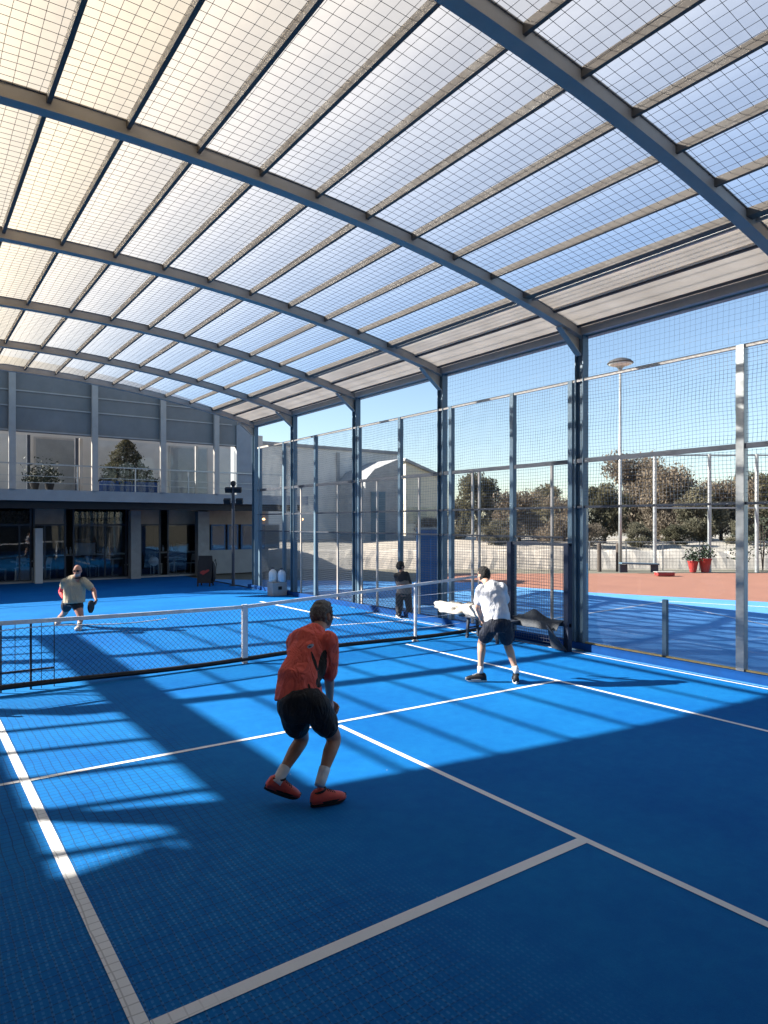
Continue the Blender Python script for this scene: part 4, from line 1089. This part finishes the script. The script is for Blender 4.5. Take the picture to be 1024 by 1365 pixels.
def shoe(par, ankle, d, up, m, ms, s=1., sole_t=.026, name='shoe'):
    """ankle = ankle joint; d = heel-to-toe direction; the sole lies .085 below the ankle along up"""
    d = Vector(d).normalized(); up = (Vector(up)-d*Vector(up).dot(d)).normalized(); sd = d.cross(up).normalized()
    base = ankle-up*.085*s
    prof = [(-.078,.024,.045),(-.068,.035,.075),(-.045,.039,.092),(-.01,.040,.098),(.03,.040,.088),(.07,.043,.070),(.11,.047,.056),(.145,.046,.046),(.172,.036,.036),(.188,.018,.024)]
    mb = MB(); n = 16; vs = []; fs = []
    for (x,w,h) in prof:
        for j in range(n):
            t = 2*math.pi*j/n; cz = math.sin(t); z = h*max(cz,0)**.75 if cz > 0 else 0
            vs.append(base+d*x*s+sd*(w*s*math.copysign(abs(math.cos(t))**.75,math.cos(t)))+up*((z+sole_t)*s))
    for i in range(len(prof)-1):
        for j in range(n):
            a = i*n+j; b = i*n+(j+1)%n; fs.append((a,b,b+n,a+n))
    fs += [tuple(range(n-1,-1,-1)),tuple((len(prof)-1)*n+j for j in range(n))]
    mb.add(vs,fs); o = mb.build(name,M[m],par,smooth=True)
    so = MB(); n = 28; out = []
    for i in range(n):
        t = 2*math.pi*i/n; x = .055+.137*math.cos(t); w = (.043+.008*math.cos(t))*math.sin(t)
        out.append((x,w))
    lo = [base+d*x*s+sd*w*s*1.05+up*(.004+.018*max(0,(x-.12)/.07)**2)*s for x,w in out]; hi = [base+d*x*s*1.01+sd*w*s*1.12+up*(sole_t+.012+.016*max(0,(x-.12)/.07)**2)*s for x,w in out]
    so.add(lo+hi,[tuple(range(n-1,-1,-1)),tuple(range(n,2*n))]+[(i,(i+1)%n,(i+1)%n+n,i+n) for i in range(n)])
    so.build('sole',M[ms],o,smooth=False)
    # tongue, collar and laces
    cl = MB(); cl.tube([base+d*(-.012+.045*math.cos(t))*s+sd*.036*math.sin(t)*s+up*(.108+.01*math.cos(t))*s for t in np.linspace(0,2*math.pi,15)],.008*s,6,False); cl.build('collar',M['sole_black'],o,smooth=True)
    lc = MB()
    for x in (.045,.062,.079,.096): lc.tube([base+d*x*s+sd*.026*s*g+up*(.110-.42*(x-.03)+.004*(1-abs(g)))*s for g in (-1,-.5,0,.5,1)],.0035*s,5)
    lc.build('laces',M[ms if ms == 'sole_white' else 'sole_black'],o)
    return o
def person(name, lab, loc): return thing('person',lab,'person',loc)
def sole_ground(ankle): return ankle

# ---------------- red shirt, nearest
Z0 = 5.36
def K(cx, cy, dz=0.): return J(320+cx/4.267, 780+cy/4.267, Z0+dz)
org = cw((390-512)/F*Z0, Z0)
p1 = person('person','man in a red T-shirt and black shorts crouching with red shoes on the near court',org)
S = dict(head=K(472,172,.46), neck=K(447,255,.36), chest=K(405,370,.24), waist=K(335,560,.06), pel=K(345,690,.0),
         shL=K(318,318,.33), shR=K(500,320,.22), hipL=K(285,690,.0), hipR=K(430,690,-.02))
kneeL, ankL = K(352,872,.26), K(222,1098,-.02); kneeR, ankR = K(535,872,.20), K(462,1108,-.03)
elR, wrR = K(507,515,.26), K(512,655,.48); elL, wrL = K(330,520,.56), K(500,660,.66)
body = MB()
body.loft([(S['pel']-UP*.10,.12,.11),(S['pel'],.165,.12),(S['waist'],.150,.105),(S['chest'],.170,.115),(lerp(S['shL'],S['shR'],.5)-UP*.02,.165,.09),(S['neck']-UP*.02,.075,.07)],18)
limb(body,[S['neck']-UP*.05,S['neck']+UP*.02,S['head']-UP*.05],[.062,.058,.062])
fh = (rr*.62+ff*.80-UP*.10); f_,u_,r_ = headframe(fh,UP+ff*.15)
head(body,S['head'],f_,u_,r_,1.04)
for h,k_,an in ((S['hipL'],kneeL,ankL),(S['hipR'],kneeR,ankR)):
    limb(body,[h,lerp(h,k_,.5),k_,lerp(k_,an,.32)-ff*.018,lerp(k_,an,.7),an],[.092,.082,.060,.058,.042,.036])
    body.ell(k_+ff*.012,(.050,.050,.052),12,8)
for sh,e,w in ((S['shL'],elL,wrL),(S['shR'],elR,wrR)):
    limb(body,[sh,lerp(sh,e,.55),e,lerp(e,w,.3),w],[.062,.052,.042,.043,.029])
hand(body,wrR,(wrR-elR).normalized()*.8+rr*.25-UP*.35,-rr*1.+ff*.2,1.06,.85,-1)
hand(body,wrL,(wrL-elL).normalized()*.7+rr*.4-UP*.3,-UP*.4-ff,1.05,.9,1)
b_ = body.build('body',M['skin'],p1,smooth=True); remesh(b_,.0075,3)
eyes(p1,S['head'],f_,u_,r_,1.04); hair(p1,S['head'],f_,u_,r_,'hair_grey',1.05,.035,-.085,4)
sm = MB()
mid = lerp(S['shL'],S['shR'],.5)
sm.loft([(S['waist']-UP*.125-ff*.01,.188,.150),(S['waist']-UP*.06,.184,.145),(S['waist']+UP*.05+ff*.02,.170,.132),(lerp(S['waist'],S['chest'],.55),.172,.130),(S['chest'],.190,.138),(lerp(S['chest'],mid,.6),.196,.132),(mid+UP*.025,.165,.10),(lerp(mid,S['neck'],.6)+UP*.012,.092,.082),(S['neck']-UP*.012,.068,.064)],24)
limb(sm,[S['shR']+UP*.0,lerp(S['shR'],elR,.45),lerp(S['shR'],elR,.90)],[.086,.080,.074])
limb(sm,[S['shL'],lerp(S['shL'],elL,.45),lerp(S['shL'],elL,.85)],[.080,.072,.068])
def shade_logo_shirt(name, base, org_):
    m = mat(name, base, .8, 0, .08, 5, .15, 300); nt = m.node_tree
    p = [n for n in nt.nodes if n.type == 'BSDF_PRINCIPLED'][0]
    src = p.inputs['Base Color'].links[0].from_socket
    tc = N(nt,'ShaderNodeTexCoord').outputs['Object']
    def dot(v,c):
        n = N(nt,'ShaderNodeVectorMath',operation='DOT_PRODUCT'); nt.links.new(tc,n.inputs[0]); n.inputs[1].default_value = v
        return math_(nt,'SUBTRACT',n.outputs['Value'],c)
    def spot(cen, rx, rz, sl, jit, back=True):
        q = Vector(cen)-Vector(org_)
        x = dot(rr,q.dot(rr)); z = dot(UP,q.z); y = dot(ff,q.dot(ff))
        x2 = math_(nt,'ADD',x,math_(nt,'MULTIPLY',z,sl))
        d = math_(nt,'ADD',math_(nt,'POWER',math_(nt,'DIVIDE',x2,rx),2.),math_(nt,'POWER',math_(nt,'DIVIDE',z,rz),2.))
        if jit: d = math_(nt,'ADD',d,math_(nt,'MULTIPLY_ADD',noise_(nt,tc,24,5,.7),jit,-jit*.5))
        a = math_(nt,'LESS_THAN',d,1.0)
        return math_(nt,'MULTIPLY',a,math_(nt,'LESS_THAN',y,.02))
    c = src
    shadow_tone = (.02,.018,.018)  # blotches paint posterised shadow into the shirt colour; the logo is printed
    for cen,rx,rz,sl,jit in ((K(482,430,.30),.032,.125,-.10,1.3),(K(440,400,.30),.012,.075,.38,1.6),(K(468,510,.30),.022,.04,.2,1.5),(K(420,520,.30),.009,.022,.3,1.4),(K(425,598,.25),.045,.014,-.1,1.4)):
        c = mixc(nt,spot(cen,rx,rz,sl,jit),c,shadow_tone)
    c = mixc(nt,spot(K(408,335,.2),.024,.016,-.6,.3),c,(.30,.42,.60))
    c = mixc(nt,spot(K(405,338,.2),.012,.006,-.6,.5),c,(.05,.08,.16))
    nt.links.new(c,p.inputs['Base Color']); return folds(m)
M['shirt_red'] = shade_logo_shirt('red_jersey',(.80,.135,.10),org)
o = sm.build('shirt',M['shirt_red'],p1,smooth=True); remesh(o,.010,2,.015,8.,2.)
sh = MB()
sh.loft([(S['waist']-UP*.075,.168,.128),(S['pel']+UP*.05,.182,.142),(S['pel']-UP*.03,.186,.145),(S['pel']-UP*.11,.15,.12)],24)
for h,k_,t in ((S['hipL'],kneeL,.60),(S['hipR'],kneeR,.57)):
    limb(sh,[h+UP*.02,lerp(h,k_,.45),lerp(h,k_,t)],[.108,.110,.104])
o = sh.build('shorts',M['shorts_black'],p1,smooth=True); remesh(o,.012,3,.007,8.,5.)
for an,k_ in ((ankL,kneeL),(ankR,kneeR)):
    q = MB(); ax = (k_-an).normalized(); q.loft([(an-ax*.05,.040,.042),(an,.043,.043),(an+ax*.06,.045,.045),(an+ax*.10,.047,.047)],16); q.build('sock',M['sock'],p1,smooth=True)
dL = (rr*.62+ff*.25-UP*.20)
shoe(p1,ankL-UP*.025,rr*.72+ff*.25-UP*.34,UP*1+rr*.33,'shoe_red','sole_black',1.12)
shoe(p1,Vector((ankR.x,ankR.y,.098)),rr*.80+ff*.42,UP,'shoe_red','sole_black',1.12)

# ---------------- white shirt by the column
Z0 = 9.46
def K(cx, cy, dz=0.): return J(580+cx/4.6545, 740+cy/4.6545, Z0+dz)
org = cw((665-512)/F*Z0, Z0)
p2 = person('person','man in a white T-shirt and dark shorts seen from behind near the side bench',org)
S = dict(head=K(300,122,.26), neck=K(322,178,.16), chest=K(350,260,.10), waist=K(385,370,.0), pel=K(388,430,-.02),
         shL=K(290,216,.14), shR=K(412,206,.12), hipL=K(350,440,-.02), hipR=K(432,440,-.02))
kneeL, ankL = K(290,545,.10), K(282,712,.03); kneeR, ankR = K(450,555,.08), K(502,712,-.05)
elL, wrL = K(264,318,.10), K(288,398,.30); elR, wrR = K(436,300,.26), K(385,370,.44)
body = MB()
body.loft([(S['pel']-UP*.08,.11,.10),(S['pel'],.16,.115),(S['waist'],.145,.10),(S['chest'],.165,.11),(lerp(S['shL'],S['shR'],.5)-UP*.02,.155,.09),(S['neck']-UP*.02,.07,.065)],18)
limb(body,[S['neck']-UP*.05,S['neck']+UP*.02,S['head']-UP*.05],[.058,.054,.058])
f_,u_,r_ = headframe(-rr*.55+ff*.8-UP*.12,UP); head(body,S['head'],f_,u_,r_,.98)
for h,k_,an in ((S['hipL'],kneeL,ankL),(S['hipR'],kneeR,ankR)):
    limb(body,[h,lerp(h,k_,.5),k_,lerp(k_,an,.30)-ff*.018,lerp(k_,an,.7),an],[.092,.082,.060,.060,.043,.037])
for s_,e,w in ((S['shL'],elL,wrL),(S['shR'],elR,wrR)):
    limb(body,[s_,lerp(s_,e,.55),e,lerp(e,w,.3),w],[.060,.050,.041,.042,.029])
hand(body,wrL,(wrL-elL),rr,1.05,.8,1); hand(body,wrR,(wrR-elR),-UP,1.05,.8,-1)
o = body.build('body',M['skin_pale'],p2,smooth=True); remesh(o,.009,3)
eyes(p2,S['head'],f_,u_,r_); hair(p2,S['head'],f_,u_,r_,'hair_black',.98,.018,-.085,9,vox=.008)
mid = lerp(S['shL'],S['shR'],.5); sm = MB()
sm.loft([(S['waist']-UP*.09,.180,.135),(S['waist']-UP*.02,.178,.132),(lerp(S['waist'],S['chest'],.5),.180,.13),(S['chest'],.192,.135),(lerp(S['chest'],mid,.6),.192,.128),(mid+UP*.02,.155,.10),(lerp(mid,S['neck'],.6)+UP*.012,.088,.08),(S['neck']-UP*.012,.064,.062)],24)
limb(sm,[S['shL'],lerp(S['shL'],elL,.45),lerp(S['shL'],elL,.72)],[.082,.076,.074]); limb(sm,[S['shR'],lerp(S['shR'],elR,.45),lerp(S['shR'],elR,.75)],[.082,.076,.074])
o = sm.build('shirt',M['shirt_white'],p2,smooth=True); remesh(o,.012,2,.015,8.,7.)
sh = MB(); sh.loft([(S['waist']-UP*.05,.162,.12),(S['pel']+UP*.03,.176,.135),(S['pel']-UP*.03,.178,.135),(S['pel']-UP*.10,.14,.12)],24)
for h,k_,t in ((S['hipL'],kneeL,.60),(S['hipR'],kneeR,.66)): limb(sh,[h+UP*.02,lerp(h,k_,.3),lerp(h,k_,t)],[.106,.108,.104])
o = sh.build('shorts',M['shorts_cloth_navy'],p2,smooth=True); remesh(o,.013,3,.006,8.,3.)
for an,k_ in ((ankL,kneeL),(ankR,kneeR)):
    q = MB(); ax = (k_-an).normalized(); q.loft([(an-ax*.05,.040,.042),(an,.043,.043),(an+ax*.05,.046,.046)],14); q.build('sock',M['sock'],p2,smooth=True)
shoe(p2,Vector((ankL.x,ankL.y,.095)),-rr*.80+ff*.10,UP,'shoe_black','sole_white',1.1)
shoe(p2,Vector((ankR.x,ankR.y,.095)),rr*.12+ff*.9,UP,'shoe_black','sole_white',1.1)
def racket(lab, grip, d, nrm, m):
    t = thing('padel_racket',lab,'racket',grip)
    d = Vector(d).normalized(); nrm = Vector(nrm); nrm = (nrm-d*nrm.dot(d)).normalized(); s = d.cross(nrm)
    mb = MB(); mb.tube([grip-d*.06,grip+d*.10],.016,10); mb.build('handle',M['sole_black'],t)
    out = []
    for i in range(28):
        a = 2*math.pi*i/28; out.append((.13*math.sin(a)*(1-.12*math.cos(a)), .255-.135*math.cos(a)))
    mb = MB(); A = [grip+d*y+s*x-nrm*.018 for x,y in out]; B = [p+nrm*.036 for p in A]; n = 28
    mb.add(A+B,[tuple(range(n)),tuple(range(2*n-1,n-1,-1))]+[(i,i+n,(i+1)%n+n,(i+1)%n) for i in range(n)]); mb.build('face',M[m],t,bevel=.006)
    mb = MB()
    for sx in (-1,1): mb.bar(grip+d*.09+s*.012*sx,grip+d*.15+s*.05*sx,.014,.03,up=nrm)
    mb.build('throat',M[m],t)
    return t
racket('blue padel racket held low in front of the man in white',wrL+(wrL-elL).normalized()*.07,UP*.75+rr*.25+ff*.2,ff,'racket_blue')

# ---------------- tan shirt beyond the net
Z0 = 14.3
def K(cx, cy, dz=0.): return J(50+cx/10.24, 740+cy/10.24, Z0+dz)
org = cw((94-512)/F*Z0, Z0)
p3 = person('person','heavy-set man in a tan T-shirt and red arm sleeve facing us beyond the net',org)
S = dict(head=K(545,212,-.10), neck=K(540,296,-.02), chest=K(510,400,.02), waist=K(505,555,.03), pel=K(490,640,.04),
         shL=K(378,368,.0), shR=K(628,352,.0), hipL=K(410,650,.06), hipR=K(540,660,.0))
kneeL, ankL = K(378,775,.30), K(300,868,.62); kneeR, ankR = K(588,835,-.10), K(574,1000,-.20)
gz = .09
ankR.z = gz+.005; ankL.z = max(ankL.z,.14)
elL, wrL = K(322,500,.16), K(362,590,.02); elR, wrR = K(765,475,-.05), K(792,592,-.22)
body = MB()
body.loft([(S['pel']-UP*.08,.13,.12),(S['pel'],.19,.15),(S['waist'],.20,.17),(S['chest'],.20,.14),(lerp(S['shL'],S['shR'],.5)-UP*.0,.17,.10),(S['neck']-UP*.02,.08,.075)],18)
limb(body,[S['neck']-UP*.05,S['neck']+UP*.02,S['head']-UP*.05],[.068,.064,.066])
f_,u_,r_ = headframe(-ff+rr*.12-UP*.05,UP); head(body,S['head'],f_,u_,r_,1.08)
for h,k_,an in ((S['hipL'],kneeL,ankL),(S['hipR'],kneeR,ankR)):
    limb(body,[h,lerp(h,k_,.5),k_,lerp(k_,an,.32)+ff*.02,lerp(k_,an,.7),an],[.10,.092,.066,.064,.046,.04])
for s_,e,w in ((S['shL'],elL,wrL),(S['shR'],elR,wrR)):
    limb(body,[s_,lerp(s_,e,.55),e,lerp(e,w,.3),w],[.068,.058,.048,.048,.032])
hand(body,wrL,(wrL-elL)+rr*.1,-ff,1.1,.5,1); hand(body,wrR,(wrR-elR),-rr,1.1,.9,1)
o = body.build('body',M['skin_red'],p3,smooth=True); remesh(o,.010,3)
R = rotm(f_,u_,r_); c = S['head']
mb = MB()
for sg in (-1,1): mb.ell(c+r_*.036*sg+f_*.092+u_*.004,(.033,.012,.020),14,8,R)
mb.bar(c-r_*.02+f_*.098+u_*.008,c+r_*.02+f_*.098+u_*.008,.012,.01)
for sg in (-1,1): mb.bar(c+r_*.066*sg+f_*.086+u_*.008,c+r_*.084*sg-f_*.01+u_*.006,.008,.008)
mb.build('sunglasses',M['black'],p3,smooth=True)
mb = MB(); mb.ell(c+f_*.040-u_*.075,(.060,.056,.040),14,10,R); mb.ell(c+f_*.060-u_*.095,(.038,.032,.026),12,8,R); o = mb.build('beard',M['beard'],p3,smooth=True); remesh(o,.008,1,.003,40,3)
mid = lerp(S['shL'],S['shR'],.5); sm = MB()
sm.loft([(K(508,648,.03),.218,.190),(S['waist']-UP*.02,.218,.195),(S['waist']+UP*.08,.220,.19),(S['chest'],.222,.165),(lerp(S['chest'],mid,.6),.215,.135),(mid+UP*.03,.18,.11),(lerp(mid,S['neck'],.6)+UP*.012,.10,.09),(S['neck']-UP*.012,.076,.074)],24)
limb(sm,[S['shR'],lerp(S['shR'],elR,.45),lerp(S['shR'],elR,.72)],[.084,.080,.078]); limb(sm,[S['shL'],lerp(S['shL'],elL,.25),lerp(S['shL'],elL,.42)],[.084,.080,.078])
o = sm.build('shirt',M['shirt_tan'],p3,smooth=True); remesh(o,.014,3,.010,7.,9.)
mb = MB(); mb.tube([S['neck']-UP*.015+rr*.075*math.cos(t)+ff*.07*math.sin(t)+UP*(.012*math.sin(t)) for t in np.linspace(0,6.2832,20)],.012,8,False); mb.build('collar',M['black'],p3,smooth=True)
mb = MB(); limb(mb,[lerp(S['shL'],elL,.40),lerp(S['shL'],elL,.75),elL,lerp(elL,wrL,.4),lerp(elL,wrL,.9)],[.068,.062,.056,.055,.042]); o = mb.build('arm_sleeve',M['red_sleeve'],p3,smooth=True); remesh(o,.010,2)
sh = MB(); sh.loft([(S['waist']-UP*.06,.19,.16),(S['pel']+UP*.02,.198,.165),(S['pel']-UP*.06,.18,.15)],24)
for h,k_,t in ((S['hipL'],kneeL,.46),(S['hipR'],kneeR,.30)): limb(sh,[h+UP*.01,lerp(h,k_,.2),lerp(h,k_,t)],[.115,.116,.114])
o = sh.build('shorts',M['shorts_black'],p3,smooth=True); remesh(o,.014,3,.006,8.,3.)
for an,k_ in ((ankL,kneeL),(ankR,kneeR)):
    q = MB(); ax = (k_-an).normalized(); q.loft([(an-ax*.05,.044,.046),(an,.047,.047),(an+ax*.06,.050,.050)],14); q.build('sock',M['shoe_grey'],p3,smooth=True)
shoe(p3,ankL,-ff*.6-rr*.1-UP*.35,UP-ff*.3,'shoe_grey','sole_white',1.12); shoe(p3,Vector((ankR.x,ankR.y,.098)),-ff*.9+rr*.1,UP,'shoe_grey','sole_white',1.12)
racket('black padel racket held down by the man in tan beyond the net',wrR+(wrR-elR).normalized()*.08,-UP*.3-ff*.9,rr,'sole_black')

# ---------------- dark clothes by the fence
Z0 = 15.9
def K(cx, cy, dz=0.): return J(500+cx/6.4, 680+cy/6.4, Z0+dz)
org = cw((537-512)/F*Z0, Z0); org.x = min(org.x, 9.4)
p4 = person('person','black-haired person in dark clothes with a red waistband standing by the fence behind the net',org)
S = dict(head=K(221,482,.04), neck=K(222,520,.0), chest=K(232,590,.0), waist=K(245,660,.0), pel=K(243,705,.0),
         shL=K(186,560,.0), shR=K(266,548,.0), hipL=K(212,715,.0), hipR=K(275,715,.0))
kneeL, ankL = K(205,810,.04), K(203,895,.0); kneeR, ankR = K(290,810,.06), K(296,895,.0)
elL, wrL = K(196,620,.12), K(232,612,.26); elR, wrR = K(298,640,.02), K(303,715,.0)
for a_ in (ankL,ankR): a_.z = .095
body = MB()
body.loft([(S['pel']-UP*.08,.11,.10),(S['pel'],.15,.11),(S['waist'],.14,.10),(S['chest'],.145,.10),(lerp(S['shL'],S['shR'],.5),.13,.08),(S['neck']-UP*.02,.06,.06)],18)
limb(body,[S['neck']-UP*.05,S['neck']+UP*.02,S['head']-UP*.05],[.055,.052,.056])
f_,u_,r_ = headframe(rr*.75+ff*.5,UP); head(body,S['head'],f_,u_,r_,.98)
for h,k_,an in ((S['hipL'],kneeL,ankL),(S['hipR'],kneeR,ankR)): limb(body,[h,lerp(h,k_,.5),k_,lerp(k_,an,.32),an],[.085,.076,.056,.054,.036])
for s_,e,w in ((S['shL'],elL,wrL),(S['shR'],elR,wrR)): limb(body,[s_,lerp(s_,e,.55),e,lerp(e,w,.3),w],[.054,.048,.04,.04,.028])
hand(body,wrL,(wrL-elL),UP,1.,.5,1); hand(body,wrR,(wrR-elR),-rr,1.,.5,1)
o = body.build('body',M['skin'],p4,smooth=True); remesh(o,.011,3)
eyes(p4,S['head'],f_,u_,r_); hair(p4,S['head'],f_,u_,r_,'hair_black',1.04,.04,-.06,5,vox=.010)
mid = lerp(S['shL'],S['shR'],.5); sm = MB()
sm.loft([(S['pel']-UP*.02,.172,.135),(S['waist'],.165,.128),(S['chest'],.158,.12)],22)
o = sm.build('tunic',M['shirt_grey'],p4,smooth=True); remesh(o,.013,3,.008,8.,4.)
sm = MB(); sm.loft([(lerp(S['waist'],S['chest'],.75),.16,.122),(S['chest'],.164,.126),(mid+UP*.02,.135,.10),(S['neck']-UP*.01,.066,.066)],22)
for s_,e in ((S['shL'],elL),(S['shR'],elR)): limb(sm,[s_,lerp(s_,e,.5),lerp(s_,e,.98)],[.072,.066,.06])
limb(sm,[elL,lerp(elL,wrL,.8)],[.056,.048])
o = sm.build('jacket',M['shirt_dark'],p4,smooth=True); remesh(o,.013,3,.006,8.,6.)
mb = MB(); mb.loft([(S['waist']+UP*.035,.172,.136),(S['waist']+UP*.075,.170,.134)],24); mb.build('waistband',M['red'],p4,smooth=True)
sh = MB(); sh.loft([(S['pel']+UP*.06,.158,.12),(S['pel']-UP*.05,.16,.125)],22)
for h,k_,an in ((S['hipL'],kneeL,ankL),(S['hipR'],kneeR,ankR)): limb(sh,[h,lerp(h,k_,.5),k_,lerp(k_,an,.5),lerp(k_,an,.92)],[.098,.092,.082,.076,.072])
o = sh.build('trousers',M['shorts_black'],p4,smooth=True); remesh(o,.013,3,.006,8.,8.)
shoe(p4,ankL,ff*.8-rr*.2,UP,'shoe_black','sole_white',1.05); shoe(p4,ankR,ff*.7+rr*.4,UP,'shoe_black','sole_white',1.05)
# ================================================================== camera, sky, sun
cam = bpy.data.objects.new('camera', bpy.data.cameras.new('camera')); COL.objects.link(cam)
cam.location = (0,0,CH); cam.rotation_euler = (math.radians(90),0,-YAW)
cam.data.sensor_width = 36; cam.data.sensor_fit = 'HORIZONTAL'; cam.data.lens = F/1024*36
cam.data.shift_y = (HZ-682.5)/1024; cam.data.clip_end = 3000; cam.data.clip_start = .05
SC.camera = cam
SUN = Vector((-1.33,1.13,1.0)).normalized()
el = math.asin(SUN.z); az = math.atan2(SUN.x, SUN.y)
sd = bpy.data.lights.new('sun','SUN'); sd.energy = 5.0; sd.angle = math.radians(.53); sd.color = (1,.93,.83)
so = bpy.data.objects.new('sun', sd); COL.objects.link(so); so.location = (0,0,30)
so.rotation_euler = (-SUN).to_track_quat('-Z','Y').to_euler()
w = bpy.data.worlds.new('World'); SC.world = w; w.use_nodes = True
nt = w.node_tree; bg = nt.nodes['Background']
sk = nt.nodes.new('ShaderNodeTexSky'); sk.sky_type = 'NISHITA'; sk.sun_disc = False
sk.sun_elevation = el; sk.sun_rotation = az; sk.air_density = 1.0; sk.dust_density = .5; sk.ozone_density = 2.0
nt.links.new(sk.outputs[0], bg.inputs[0]); bg.inputs[1].default_value = .065
SC.view_settings.view_transform = 'Standard'; SC.view_settings.look = 'None'; SC.view_settings.gamma = 1
SC.view_settings.exposure = 1.75
SC.cycles.max_bounces = 8; SC.cycles.transparent_max_bounces = 16; SC.cycles.sample_clamp_indirect = 6
SC.cycles.use_denoising = True
SC.cycles.caustics_refractive = False; SC.cycles.caustics_reflective = False
